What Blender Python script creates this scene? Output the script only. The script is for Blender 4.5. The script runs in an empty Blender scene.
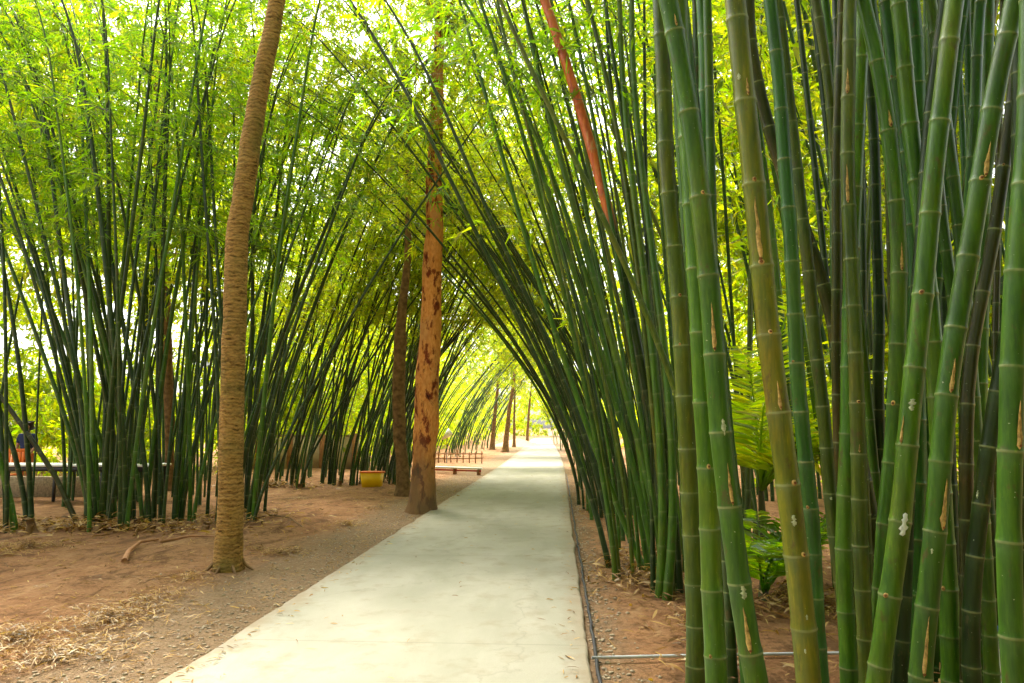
import bpy, math, random
import numpy as np
from mathutils import Vector, Euler, noise as mnoise
R = math.radians
random.seed(7)
rng = np.random.default_rng(11)
sc = bpy.context.scene
COL = sc.collection

# ------------------------------------------------------------------ camera, world, sun, exposure
CAM = Vector((0, 0, 1.6)); F = 740.0
cd = bpy.data.cameras.new("camera"); cam = bpy.data.objects.new("camera", cd); COL.objects.link(cam)
cd.sensor_width = 36; cd.lens = F * 36 / 1024; cd.clip_start = 0.05; cd.clip_end = 2000
cam.location = CAM; cam.rotation_euler = Euler((R(90 + 6.67), 0, R(3.61)))
sc.camera = cam
CR = cam.rotation_euler.to_matrix()

SUN_EL, SUN_AZ = 58, -28        # azimuth from +Y towards +X
w = bpy.data.worlds.new("World"); sc.world = w; w.use_nodes = True
nt = w.node_tree; nt.nodes.clear()
sky = nt.nodes.new("ShaderNodeTexSky"); sky.sky_type = 'NISHITA'; sky.sun_disc = False
sky.sun_elevation = R(SUN_EL); sky.sun_rotation = R(SUN_AZ); sky.air_density = 1.0; sky.dust_density = 5.0; sky.ozone_density = 0.6
hs = nt.nodes.new("ShaderNodeHueSaturation"); hs.inputs['Saturation'].default_value = 0.25; hs.inputs['Value'].default_value = 1.0
bg = nt.nodes.new("ShaderNodeBackground"); bg.inputs['Strength'].default_value = 0.15
wo = nt.nodes.new("ShaderNodeOutputWorld")
nt.links.new(sky.outputs[0], hs.inputs['Color']); nt.links.new(hs.outputs[0], bg.inputs[0]); nt.links.new(bg.outputs[0], wo.inputs[0])

sd = bpy.data.lights.new("sun", 'SUN'); sun = bpy.data.objects.new("sun", sd); COL.objects.link(sun)
sd.energy = 2.4; sd.angle = R(12); sd.color = (1.0, 0.95, 0.84)
sv = Vector((math.sin(R(SUN_AZ)) * math.cos(R(SUN_EL)), math.cos(R(SUN_AZ)) * math.cos(R(SUN_EL)), math.sin(R(SUN_EL))))
sun.rotation_euler = sv.to_track_quat('Z', 'Y').to_euler(); sun.location = sv * 60

sc.view_settings.view_transform = 'Standard'; sc.view_settings.look = 'None'
sc.view_settings.gamma = 1; sc.view_settings.use_curve_mapping = False
sc.view_settings.exposure = 2.12
sc.render.engine = 'CYCLES'
cy = sc.cycles
cy.max_bounces = 9; cy.diffuse_bounces = 6; cy.glossy_bounces = 2; cy.transmission_bounces = 6; cy.transparent_max_bounces = 4
cy.use_denoising = True; cy.caustics_reflective = False; cy.caustics_refractive = False
cy.sample_clamp_indirect = 6
try: cy.use_adaptive_sampling = True; cy.adaptive_threshold = 0.02
except Exception: pass

# ------------------------------------------------------------------ helpers
def ray(px, py):
    return CR @ Vector(((px - 512) / F, (341.5 - py) / F, -1))
def at_y(px, py, Y):
    d = ray(px, py); return CAM + d * (Y / d.y)
def ground_at(px, py, z=0.0):
    d = ray(px, py); return CAM + d * ((z - CAM.z) / d.z)

def tag(o, label=None, cat=None, group=None, kind=None):
    if label: o['label'] = label
    if cat: o['category'] = cat
    if group: o['group'] = group
    if kind: o['kind'] = kind
    return o
def empty(name, loc=(0, 0, 0)):
    o = bpy.data.objects.new(name, None); COL.objects.link(o); o.location = loc; o.empty_display_size = .2
    return o
def np_mesh(name, V, Fc, mats, parent=None, loc=None, smooth=False, mi=None, attrs=None):
    """V (n,3) array, Fc list of (k,m) index arrays"""
    me = bpy.data.meshes.new(name)
    V = np.asarray(V, dtype=np.float32)
    if not isinstance(Fc, list): Fc = [Fc]
    Fc = [np.asarray(f, dtype=np.int32) for f in Fc if len(f)]
    tot = np.concatenate([np.full(len(f), f.shape[1], np.int32) for f in Fc])
    loops = np.concatenate([f.ravel() for f in Fc])
    me.vertices.add(len(V)); me.vertices.foreach_set('co', V.ravel())
    me.loops.add(len(loops)); me.loops.foreach_set('vertex_index', loops)
    me.polygons.add(len(tot))
    st = np.concatenate([[0], np.cumsum(tot)[:-1]]).astype(np.int32)
    me.polygons.foreach_set('loop_start', st)
    if mi is not None: me.polygons.foreach_set('material_index', np.asarray(mi, np.int32))
    if smooth: me.polygons.foreach_set('use_smooth', np.ones(len(tot), bool))
    for k, a in (attrs or {}).items():
        at = me.attributes.new(k, 'FLOAT', 'POINT'); at.data.foreach_set('value', np.asarray(a, np.float32))
    for m in (mats if isinstance(mats, (list, tuple)) else [mats]): me.materials.append(m)
    me.update(calc_edges=True)
    o = bpy.data.objects.new(name, me); COL.objects.link(o)
    if parent is not None: o.parent = parent
    if loc is not None: o.location = loc
    return o

class MB:
    """collects boxes and tubes, builds one mesh"""
    def __init__(s): s.V = []; s.Q = []; s.n = 0; s.T = []
    def add(s, V, Q=(), T=()):
        V = np.asarray(V, float)
        if len(Q): s.Q.append(np.asarray(Q, int) + s.n)
        if len(T): s.T.append(np.asarray(T, int) + s.n)
        s.V.append(V); s.n += len(V)
    def box(s, c, d, rz=0, bev=0.0):
        x, y, z = [k / 2 for k in d]
        b = min(bev, x * .9, y * .9, z * .9)
        if b <= 0:
            P = np.array([(-x,-y,-z),(x,-y,-z),(x,y,-z),(-x,y,-z),(-x,-y,z),(x,-y,z),(x,y,z),(-x,y,z)])
            Q = [(0,3,2,1),(4,5,6,7),(0,1,5,4),(1,2,6,5),(2,3,7,6),(3,0,4,7)]
        else:
            P = []; 
            for zz, i in ((-z, b), (-z + b, 0), (z - b, 0), (z, b)):
                X, Y = x - i, y - i
                P += [(-X+b,-Y,zz),(X-b,-Y,zz),(X,-Y+b,zz),(X,Y-b,zz),(X-b,Y,zz),(-X+b,Y,zz),(-X,Y-b,zz),(-X,-Y+b,zz)]
            P = np.array(P); Q = []
            for k in range(3):
                for j in range(8):
                    a = k*8+j; a2 = k*8+(j+1)%8
                    Q.append((a, a2, a2+8, a+8))
            Q += [(7,2,1,0),(6,3,2,7),(5,4,3,6),(24,25,26,31),(31,26,27,30),(30,27,28,29)]
        ca, sa = math.cos(rz), math.sin(rz)
        P = P @ np.array([[ca, sa, 0], [-sa, ca, 0], [0, 0, 1]]) + np.array(c)
        s.add(P, Q)
    def tube(s, pts, rad, seg=8, cap=True):
        V, Q = tube_arrays(np.asarray(pts, float), np.broadcast_to(rad, (len(pts),)), seg)
        n = len(pts); T = []
        if cap:
            V = np.vstack([V, pts[0], pts[-1]])
            a, b = len(V) - 2, len(V) - 1
            for j in range(seg):
                k = (j + 1) % seg
                T.append((a, k, j)); T.append((b, (n-1)*seg + j, (n-1)*seg + k))
        s.add(V, Q, T)
    def build(s, name, mat, parent=None, loc=None, smooth=False):
        V = np.vstack(s.V)
        if loc is not None and parent is None: V = V - np.array(loc)
        fs = []
        if s.Q: fs.append(np.vstack(s.Q))
        if s.T: fs.append(np.vstack(s.T))
        return np_mesh(name, V, fs, mat, parent, loc if parent is None else None, smooth)

def tube_arrays(P, rad, seg, ref=(0.13, 1.0, 0.0), squash=None):
    n = len(P)
    T = np.gradient(P, axis=0); T /= np.linalg.norm(T, axis=1)[:, None] + 1e-9
    ref = np.array(ref, float)
    if abs(np.mean(T @ ref)) > .9: ref = np.array((1.0, 0.1, 0.2))
    U = np.cross(T, ref); U /= np.linalg.norm(U, axis=1)[:, None] + 1e-9
    W = np.cross(T, U)
    a = np.arange(seg) * 2 * math.pi / seg
    rad = np.asarray(rad, float)
    rr = rad[:, None] if rad.ndim == 1 else rad
    V = P[:, None, :] + (rr * np.cos(a)[None])[:, :, None] * U[:, None, :] + (rr * np.sin(a)[None])[:, :, None] * W[:, None, :]
    i = np.arange(n - 1)[:, None] * seg; j = np.arange(seg)[None]; k = (j + 1) % seg
    Q = np.stack([i + j, i + seg + j, i + seg + k, i + k], -1).reshape(-1, 4)
    return V.reshape(-1, 3), Q

# ------------------------------------------------------------------ materials
class NT:
    def __init__(s, name):
        s.m = bpy.data.materials.new(name); s.m.use_nodes = True; s.t = s.m.node_tree; s.t.nodes.clear()
        s.out = s.n('ShaderNodeOutputMaterial')
    def n(s, typ, **kw):
        x = s.t.nodes.new(typ)
        for k, v in kw.items(): setattr(x, k, v)
        return x
    def l(s, a, b): s.t.links.new(a, b)
    def coord(s, scale=(1, 1, 1), kind='Object'):
        c = s.n('ShaderNodeTexCoord'); m = s.n('ShaderNodeMapping'); m.inputs['Scale'].default_value = scale
        s.l(c.outputs[kind], m.inputs['Vector']); return m.outputs[0]
    def noise(s, vec, scale, detail=4, rough=.55, dist=0):
        x = s.n('ShaderNodeTexNoise'); x.inputs['Scale'].default_value = scale; x.inputs['Detail'].default_value = detail
        x.inputs['Roughness'].default_value = rough; x.inputs['Distortion'].default_value = dist
        if vec is not None: s.l(vec, x.inputs['Vector'])
        return x.outputs[0]
    def ramp(s, fac, stops, interp='LINEAR'):
        x = s.n('ShaderNodeValToRGB'); x.color_ramp.interpolation = interp
        e = x.color_ramp.elements
        while len(e) < len(stops): e.new(.5)
        for k, (p, c) in enumerate(stops):
            e[k].position = p; e[k].color = (c[0], c[1], c[2], 1) if isinstance(c, (tuple, list)) else (c, c, c, 1)
        s.l(fac, x.inputs[0]); return x.outputs[0]
    def mix(s, fac, a, b, mode='MIX'):
        x = s.n('ShaderNodeMix', data_type='RGBA', blend_type=mode)
        for v, i in ((fac, 0), (a, 6), (b, 7)):
            if isinstance(v, (int, float)): x.inputs[i].default_value = v if i == 0 else (v, v, v, 1)
            elif isinstance(v, (tuple, list)): x.inputs[i].default_value = (v[0], v[1], v[2], 1)
            else: s.l(v, x.inputs[i])
        return x.outputs[2]
    def math(s, op, a, b=0.0):
        x = s.n('ShaderNodeMath', operation=op)
        for i, v in enumerate((a, b)):
            if isinstance(v, (int, float)): x.inputs[i].default_value = v
            else: s.l(v, x.inputs[i])
        return x.outputs[0]
    def attr(s, name):
        x = s.n('ShaderNodeAttribute'); x.attribute_name = name; return x.outputs['Fac']
    def bsdf(s, color, rough=.6, spec=.4, bump=None, bstr=.3, bdist=.01, **kw):
        p = s.n('ShaderNodeBsdfPrincipled')
        for v, k in ((color, 'Base Color'), (rough, 'Roughness')):
            if isinstance(v, (int, float)): p.inputs[k].default_value = v
            elif isinstance(v, (tuple, list)): p.inputs[k].default_value = (v[0], v[1], v[2], 1)
            else: s.l(v, p.inputs[k])
        p.inputs['Specular IOR Level'].default_value = spec
        for k, v in kw.items(): p.inputs[k].default_value = v
        if bump is not None:
            b = s.n('ShaderNodeBump'); b.inputs['Strength'].default_value = bstr; b.inputs['Distance'].default_value = bdist
            s.l(bump, b.inputs['Height']); s.l(b.outputs[0], p.inputs['Normal'])
        s.l(p.outputs[0], s.out.inputs[0]); return p

def mat_plain(name, col, rough=.6, var=.25, scale=6, spec=.4, bstr=.2):
    k = NT(name); v = k.coord(); n = k.noise(v, scale, 5)
    c = k.mix(k.ramp(n, [(.3, 0.0), (.7, 1.0)]), tuple(x * (1 - var) for x in col), tuple(min(1, x * (1 + var)) for x in col))
    k.bsdf(c, rough, spec, bump=k.noise(v, scale * 8, 3), bstr=bstr, bdist=.005); return k.m

def mat_culm():
    k = NT("bamboo_skin")
    oi = k.n('ShaderNodeObjectInfo')
    v = k.coord((1, 1, .12)); v2 = k.coord((1, 1, .5)); v3 = k.coord((1, 1, 1))
    add = k.n('ShaderNodeVectorMath', operation='ADD'); k.l(v, add.inputs[0])
    cb = k.n('ShaderNodeCombineXYZ'); r = k.math('MULTIPLY', oi.outputs['Random'], 50.0); k.l(r, cb.inputs[0]); k.l(r, cb.inputs[2]); k.l(cb.outputs[0], add.inputs[1])
    add2 = k.n('ShaderNodeVectorMath', operation='ADD'); k.l(v2, add2.inputs[0]); k.l(cb.outputs[0], add2.inputs[1])
    add3 = k.n('ShaderNodeVectorMath', operation='ADD'); k.l(v3, add3.inputs[0]); k.l(cb.outputs[0], add3.inputs[1])
    base = oi.outputs['Color']
    dark = k.mix(1.0, base, (.55, .62, .6), 'MULTIPLY'); light = k.mix(1.0, base, (1.9, 1.4, 1.0), 'MULTIPLY')
    c = k.mix(k.ramp(k.noise(add.outputs[0], 26, 6, .65), [(.3, 0.0), (.7, 1.0)]), dark, light)
    # large yellow-olive weathering
    c = k.mix(k.math('MULTIPLY', k.ramp(k.noise(add2.outputs[0], 2.2, 4), [(.5, 0.0), (.72, 1.0)]), .55), c, k.mix(1.0, base, (3.6, 1.35, .9), 'MULTIPLY'))
    # brown stains and pale lichen specks
    c = k.mix(k.math('MULTIPLY', k.ramp(k.noise(add2.outputs[0], 14, 5, .7), [(.60, 0.0), (.68, 1.0)]), .65), c, (.09, .055, .018))
    c = k.mix(k.math('MULTIPLY', k.ramp(k.noise(add.outputs[0], 55, 5, .75), [(.52, 0.0), (.66, 1.0)]), .45), c, k.mix(1.0, c, (2.2, 1.7, 2.2), 'MULTIPLY'))
    c = k.mix(k.math('MULTIPLY', k.ramp(k.noise(add.outputs[0], 11, 5, .6), [(.36, 1.0), (.48, 0.0)]), .45), c, k.mix(1.0, c, (.35, .42, .4), 'MULTIPLY'))
    c = k.mix(k.math('MULTIPLY', k.ramp(k.noise(add2.outputs[0], 5, 5, .65), [(.32, 1.0), (.46, 0.0)]), .5), c, k.mix(1.0, c, (.45, .5, .5), 'MULTIPLY'))
    c = k.mix(k.ramp(k.noise(add3.outputs[0], 70, 2, .5), [(.74, 0.0), (.77, .75)]), c, (.42, .45, .30))
    bl = k.math('MULTIPLY', k.attr('bloom'), k.ramp(k.noise(add3.outputs[0], 30, 4), [(.3, .25), (.65, .9)]))
    c = k.mix(k.math('MULTIPLY', bl, .45), c, (.10, .18, .08))
    dn = k.ramp(k.noise(add.outputs[0], 30, 5), [(.3, (.50, .07, .015)), (.7, (.72, .19, .04))])
    dn = k.mix(k.ramp(k.noise(add2.outputs[0], 9, 5, .7), [(.5, 0.0), (.62, .75)]), dn, (.30, .045, .012))
    dn = k.mix(k.ramp(k.noise(add.outputs[0], 22, 4, .7), [(.58, 0.0), (.66, .6)]), dn, (.62, .33, .13))
    c = k.mix(k.attr('dry'), c, dn)
    c = k.mix(k.math('MULTIPLY', k.attr('ring'), k.ramp(k.noise(add3.outputs[0], 18, 3), [(.3, .25), (.65, .85)])), c, (.27, .29, .13))
    rgh = k.ramp(k.noise(add.outputs[0], 9, 3), [(.3, .30), (.7, .5)])
    k.bsdf(c, rgh, .42, bump=k.noise(add.outputs[0], 60, 4), bstr=.18, bdist=.004)
    return k.m

def mat_leaf(name, cols, trans=.5, dead=0.0):
    k = NT(name)
    g = k.n('ShaderNodeNewGeometry')
    c = k.ramp(g.outputs['Random Per Island'], [(i / (len(cols) - 1), cc) for i, cc in enumerate(cols)])
    big = k.noise(k.coord(kind='Object'), .55, 2)
    c = k.mix(k.ramp(big, [(.35, .0), (.65, .8)]), c, k.mix(1.0, c, (1.25, 1.15, .7), 'MULTIPLY'))
    d = k.n('ShaderNodeBsdfDiffuse'); t = k.n('ShaderNodeBsdfTranslucent'); gl = k.n('ShaderNodeBsdfGlossy'); gl.inputs['Roughness'].default_value = .45
    k.l(c, d.inputs[0]); 
    tc = k.mix(1.0, c, (3.65, 3.9, .8), 'MULTIPLY'); k.l(tc, t.inputs[0])
    m = k.n('ShaderNodeMixShader'); m.inputs[0].default_value = trans; k.l(d.outputs[0], m.inputs[1]); k.l(t.outputs[0], m.inputs[2])
    m2 = k.n('ShaderNodeMixShader'); m2.inputs[0].default_value = .05; gl.inputs[0].default_value = (.8, .9, .8, 1)
    k.l(m.outputs[0], m2.inputs[1]); k.l(gl.outputs[0], m2.inputs[2]); k.l(m2.outputs[0], k.out.inputs[0])
    return k.m

def mat_ground():
    k = NT("bare_earth"); v = k.coord()
    n1 = k.noise(v, .35, 5); n2 = k.noise(v, 3.2, 8, .65); n3 = k.noise(v, 40, 5, .7); n4 = k.noise(v, 11, 6, .7)
    c = k.mix(k.ramp(n2, [(.3, 0.0), (.7, 1.0)]), (.27, .118, .048), (.46, .24, .11))
    c = k.mix(k.ramp(n1, [(.45, 0.0), (.62, .6)]), c, (.36, .20, .092))
    c = k.mix(k.math('MULTIPLY', k.ramp(n4, [(.52, 0.0), (.62, 1.0)]), .6), c, (.12, .055, .022))
    n5 = k.noise(k.coord((1, .4, 1)), 2.4, 8, .75, .6)
    c = k.mix(k.ramp(n5, [(.52, 0.0), (.58, .7)]), c, (.13, .062, .026))
    c = k.mix(k.ramp(n5, [(.36, .5), (.44, 0.0)]), c, (.52, .31, .15))
    c = k.mix(k.ramp(n3, [(.3, .35), (.5, 0.0)]), c, (.10, .055, .025))
    c = k.mix(k.ramp(n3, [(.68, 0.0), (.74, .6)]), c, (.50, .36, .20))
    # gravelly verge beside the path: distance from the edge, roughened
    s = k.n('ShaderNodeSeparateXYZ'); k.l(v, s.inputs[0])
    e = k.math('ADD', s.outputs[0], k.math('MULTIPLY', k.math('SUBTRACT', n2, .5), .9))
    e = k.math('ADD', e, k.math('MULTIPLY', k.math('SUBTRACT', n1, .5), .7))
    left = k.ramp(k.math('MULTIPLY', k.math('ADD', e, 4.2), .5), [(.18, 0.0), (.42, 1.0)])
    rt = k.ramp(k.math('MULTIPLY', k.math('ADD', e, -.15), 1.0), [(.05, 1.0), (.45, 0.0)])
    gr = k.mix(k.ramp(n3, [(.35, 0.0), (.65, 1.0)]), (.17, .115, .065), (.38, .27, .16))
    gr = k.mix(k.ramp(n4, [(.4, 0.0), (.65, .6)]), gr, (.27, .16, .08))
    c = k.mix(k.math('MULTIPLY', k.math('MULTIPLY', left, rt), .85), c, gr)
    h = k.math('ADD', k.math('MULTIPLY', n4, .6), k.math('MULTIPLY', n3, .4))
    k.bsdf(c, .93, .15, bump=h, bstr=1.0, bdist=.09); return k.m

def mat_path():
    k = NT("path_concrete"); v = k.coord()
    n1 = k.noise(v, .5, 5, .6); n2 = k.noise(v, 3.5, 7, .7); n3 = k.noise(v, 90, 3); n4 = k.noise(k.coord((1, .35, 1)), 1.3, 5, .6, .4)
    c = k.mix(k.ramp(n1, [(.35, 0.0), (.65, 1.0)]), (.31, .285, .215), (.39, .36, .28))
    c = k.mix(k.ramp(n4, [(.42, 0.0), (.68, .8)]), c, (.26, .25, .18))
    c = k.mix(k.ramp(n2, [(.52, 0.0), (.7, .6)]), c, (.24, .20, .125))
    c = k.mix(k.ramp(n3, [(.66, 0.0), (.72, .45)]), c, (.22, .2, .15))
    s = k.n('ShaderNodeTexVoronoi'); s.feature = 'DISTANCE_TO_EDGE'; s.inputs['Scale'].default_value = .35
    nv = k.n('ShaderNodeVectorMath', operation='ADD'); k.l(v, nv.inputs[0])
    nn = k.n('ShaderNodeTexNoise'); nn.inputs['Scale'].default_value = 2.0; nn.inputs['Detail'].default_value = 6; k.l(v, nn.inputs['Vector'])
    k.l(nn.outputs['Color'], nv.inputs[1]); k.l(nv.outputs[0], s.inputs['Vector'])
    c = k.mix(k.ramp(s.outputs['Distance'], [(.0, .35), (.006, 0.0)]), c, (.2, .18, .13))
    sp = k.n('ShaderNodeSeparateXYZ'); k.l(v, sp.inputs[0])
    yj = k.math('ABSOLUTE', k.math('SUBTRACT', k.math('FRACT', k.math('ADD', k.math('MULTIPLY', sp.outputs[1], .27), k.math('MULTIPLY', n2, .004))), .5))
    c = k.mix(k.ramp(yj, [(.0, .4), (.0035, 0.0)]), c, (.15, .13, .09))
    ex = k.math('ABSOLUTE', k.math('ADD', sp.outputs[0], 1.135))
    ex = k.math('ADD', ex, k.math('MULTIPLY', k.math('SUBTRACT', n2, .5), .5))
    c = k.mix(k.ramp(ex, [(.0, 0.0), (1.1 / 2, 0.0)]), c, c)
    dirt = k.ramp(k.math('SUBTRACT', ex, .5), [(.62, 0.0), (.85, .6)])
    c = k.mix(dirt, c, (.27, .19, .11))
    gr_ = k.noise(v, 240, 2)
    c = k.mix(k.ramp(gr_, [(.35, .22), (.5, 0.0)]), c, (.12, .11, .08))
    k.bsdf(c, .85, .25, bump=k.math('ADD', n3, n2), bstr=.25, bdist=.01); return k.m

def mat_palm_bark():
    k = NT("ringed_bark"); v = k.coord(); s = k.n('ShaderNodeTexWave', wave_type='BANDS', bands_direction='Z')
    s.inputs['Scale'].default_value = 6.5; s.inputs['Distortion'].default_value = 7.0; s.inputs['Detail'].default_value = 4; s.inputs['Detail Scale'].default_value = 1.6
    k.l(v, s.inputs['Vector'])
    n = k.noise(k.coord((1, 1, 3)), 9, 7, .7); n2 = k.noise(v, 1.7, 4)
    wv = k.math('ADD', k.math('MULTIPLY', s.outputs[0], .2), k.math('MULTIPLY', k.noise(k.coord((1, 1, 8)), 4.5, 6, .7), .8))
    c = k.mix(k.ramp(wv, [(.3, 0.0), (.62, 1.0)]), (.13, .060, .014), (.46, .255, .075))
    c = k.mix(k.ramp(n, [(.42, 0.0), (.7, .75)]), c, (.46, .29, .11))
    c = k.mix(k.ramp(n, [(.34, .9), (.44, 0.0)]), c, (.05, .028, .012))
    c = k.mix(k.ramp(k.noise(k.coord((1, 1, 5)), 20, 4, .7), [(.52, 0.0), (.62, .7)]), c, (.09, .05, .018))
    c = k.mix(k.ramp(n2, [(.5, 0.0), (.7, .6)]), c, (.12, .12, .03))
    k.bsdf(c, .9, .15, bump=k.math('ADD', wv, k.math('MULTIPLY', n, .6)), bstr=.7, bdist=.02); return k.m

def mat_red_bark():
    k = NT("peeling_red_bark"); v = k.coord((1, 1, .45))
    n = k.noise(v, 5.5, 7, .65, .3); n2 = k.noise(v, 2.2, 4); n3 = k.noise(v, 25, 5)
    c = k.mix(k.ramp(n3, [(.3, 0.0), (.7, 1.0)]), (.58, .19, .04), (.80, .36, .10))
    c = k.mix(k.ramp(n2, [(.5, 0.0), (.68, .8)]), c, (.50, .24, .09))
    c = k.mix(k.ramp(n, [(.53, 0.0), (.58, 1.0)]), c, (.20, .040, .012))
    c = k.mix(k.ramp(n, [(.63, 0.0), (.66, 1.0)]), c, (.035, .012, .008))
    sp = k.n('ShaderNodeSeparateXYZ'); k.l(k.coord(), sp.inputs[0])
    c = k.mix(k.ramp(k.math('ADD', k.math('MULTIPLY', sp.outputs[2], .6), k.math('MULTIPLY', k.math('SUBTRACT', n2, .5), 1.2)), [(.25, .85), (.75, 0.0)]), c, (.16, .105, .055))
    k.bsdf(c, .85, .2, bump=n, bstr=.8, bdist=.04); return k.m

M = {}
M['culm'] = mat_culm()
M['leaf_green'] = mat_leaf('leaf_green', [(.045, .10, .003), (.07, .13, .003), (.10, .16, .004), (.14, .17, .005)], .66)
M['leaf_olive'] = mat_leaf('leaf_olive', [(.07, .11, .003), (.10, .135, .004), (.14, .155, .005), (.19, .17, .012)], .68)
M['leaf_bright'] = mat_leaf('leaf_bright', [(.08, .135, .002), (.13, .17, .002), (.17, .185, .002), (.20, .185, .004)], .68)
M['twig'] = mat_plain('twig', (.09, .085, .03), .7)
M['ground'] = mat_ground(); M['path'] = mat_path()
M['edge'] = mat_plain('path_edge_concrete', (.20, .17, .12), .9, .4, 12)
M['palm_bark'] = mat_palm_bark(); M['red_bark'] = mat_red_bark()
M['brown_bark'] = mat_plain('brown_bark', (.20, .115, .05), .9, .5, 9, .2, .6)
M['litter'] = mat_leaf('dry_litter', [(.09, .04, .015), (.19, .09, .03), (.32, .18, .07), (.42, .28, .13)], .12)
M['stone'] = mat_plain('stone', (.34, .26, .17), .95, .45, 20)
M['scar'] = mat_plain('scar_tan', (.44, .27, .09), .85, .6, 45)
M['scar_dark'] = mat_plain('scar_dark', (.20, .07, .025), .85, .5, 60)
M['lichen'] = mat_plain('lichen_white', (.42, .44, .30), .9, .4, 60)
M['white'] = mat_plain('white_paint', (.78, .78, .74), .5, .06)
M['pvc'] = mat_plain('grey_plastic', (.55, .55, .56), .4, .1)
M['dark'] = mat_plain('dark_metal', (.03, .03, .032), .5, .2)
M['black_rubber'] = mat_plain('black_rubber', (.028, .026, .028), .6, .3)
M['yellow'] = mat_plain('yellow_plastic', (.95, .56, .005), .4, .08)
M['red'] = mat_plain('red_plastic', (.62, .05, .02), .45, .1)
M['tub_rim'] = mat_plain('orange_red_plastic', (.80, .14, .01), .45, .1)
M['orange'] = mat_plain('orange_plastic', (.75, .16, .015), .45, .1)
M['blue'] = mat_plain('blue_plastic', (.01, .10, .62), .4, .1)
M['cream'] = mat_plain('cream_plaster', (.62, .50, .33), .85, .12)
M['roof'] = mat_plain('roof_thatch', (.30, .22, .11), .7, .3)
M['wood'] = mat_plain('weathered_wood', (.36, .17, .075), .8, .3)
M['navy'] = mat_plain('navy_cloth', (.02, .03, .10), .85, .2)
M['rust_cloth'] = mat_plain('rust_cloth', (.45, .15, .05), .85, .2)
M['skin'] = mat_plain('skin', (.38, .20, .12), .55, .08)
M['hair'] = mat_plain('hair', (.015, .011, .01), .5, .2)

# ------------------------------------------------------------------ ground and path
def hgt(x, y):
    n = mnoise.noise(Vector((x * .35, y * .35, 3))) * .05 + mnoise.noise(Vector((x * 1.3, y * 1.1, 7))) * .02 + mnoise.noise(Vector((x * 4, y * 4, 1))) * .007
    if -2.9 < x < .5: f = 0.15
    else: f = min(1, .15 + (min(abs(x + 2.9), abs(x - .5))) * .6)
    berm = 0.07 * math.exp(-((x + 4.9) / .7) ** 2) * (1 if y < 30 else .5)
    return n * f + berm - .012
def build_ground():
    xs = np.unique(np.concatenate([np.linspace(-14, -2.6, 115), np.linspace(-2.6, .3, 12), np.linspace(.3, 7, 70), np.linspace(-60, -14, 30), np.linspace(7, 50, 25), [-900, -400, -150, 120, 400, 900]]))
    ys = np.unique(np.concatenate([np.linspace(1, 22, 190), np.linspace(22, 60, 70), np.linspace(60, 130, 30), [-900, -300, -80, -20, -5, 180, 400, 900, 1500]]))
    V = np.array([(x, y, hgt(x, y) if abs(x) < 60 and -20 < y < 180 else -.02) for y in ys for x in xs])
    nx = len(xs); i = np.arange(len(ys) - 1)[:, None] * nx; j = np.arange(nx - 1)[None]
    Q = np.stack([i + j, i + j + 1, i + nx + j + 1, i + nx + j], -1).reshape(-1, 4)
    return np_mesh('ground', V, Q, M['ground'], smooth=True)
g = build_ground(); tag(g, kind='structure')

def path_shift(y):   # the far end of the path bends gently to the left
    return 0 if y < 30 else -1.45 * min(1, (y - 30) / 75) ** 1.3
PL, PR, PT = -2.46, .19, .05
def build_path():
    ys = np.concatenate([np.arange(-6, 40, .12), np.arange(40, 116, 1.5)])
    V = []
    for y in ys:
        s = path_shift(y)
        jl = mnoise.noise(Vector((0, y * 1.4, 0))) * .035 + mnoise.noise(Vector((0, y * 6, 9))) * .02
        jr = mnoise.noise(Vector((5, y * 1.4, 0))) * .025 + mnoise.noise(Vector((5, y * 6, 9))) * .016
        l, r = PL + s + jl, PR + s + jr
        V += [(l - .012, y, -.12), (l, y, PT - .008), (l + .02, y, PT), (r - .02, y, PT), (r, y, PT - .008), (r + .012, y, -.12)]
    V = np.array(V); n = len(ys); Q = []
    for i in range(n - 1):
        for j in range(5): Q.append((i*6+j, i*6+j+1, i*6+6+j+1, i*6+6+j))
    Q += [(0, 1, 4, 5), (1, 2, 3, 4)]
    Q += [tuple((n-1)*6 + k for k in (5, 4, 1, 0)), tuple((n-1)*6 + k for k in (4, 3, 2, 1))]
    Q = np.array(Q)[:, ::-1]
    o = np_mesh('path', V, Q, M['path']); tag(o, kind='structure')
build_path()

# ------------------------------------------------------------------ bamboo
def leaves_arrays(P, D, L, W):
    """P bases, D unit directions, L lengths, W widths -> verts, tris"""
    n = len(P)
    rnd = rng.normal(size=(n, 3)); S = np.cross(D, rnd); S /= np.linalg.norm(S, axis=1)[:, None] + 1e-9
    N = np.cross(D, S)
    L = L[:, None]; W = W[:, None]
    v0 = P; mid = P + D * L * .38
    v1 = mid + S * W * .5 + N * W * .18; v3 = mid - S * W * .5 + N * W * .18
    v2 = P + D * L; v2 = v2 - np.array([0, 0, 1.0]) * L * .14
    V = np.stack([v0, v1, v2, v3], 1).reshape(-1, 3)
    i = np.arange(n)[:, None] * 4
    T = np.concatenate([i + np.array([[0, 1, 2]]), i + np.array([[0, 2, 3]])], 1).reshape(-1, 3)
    return V, T

def tuft_leaves(C, O, per, llen, lw, droop=.75):
    """tufts of leaves at C with outward directions O"""
    n = len(C) * per
    P = np.repeat(C, per, 0) + rng.normal(size=(n, 3)) * .035
    D = np.repeat(O, per, 0) * .8 + rng.normal(size=(n, 3)) * .62
    D[:, 2] -= droop * rng.uniform(.1, 1.5, n)
    D /= np.linalg.norm(D, axis=1)[:, None]
    L = llen * rng.uniform(.55, 1.25, n); W = lw * rng.uniform(.7, 1.2, n)
    return leaves_arrays(P, D, L, W)

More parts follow.
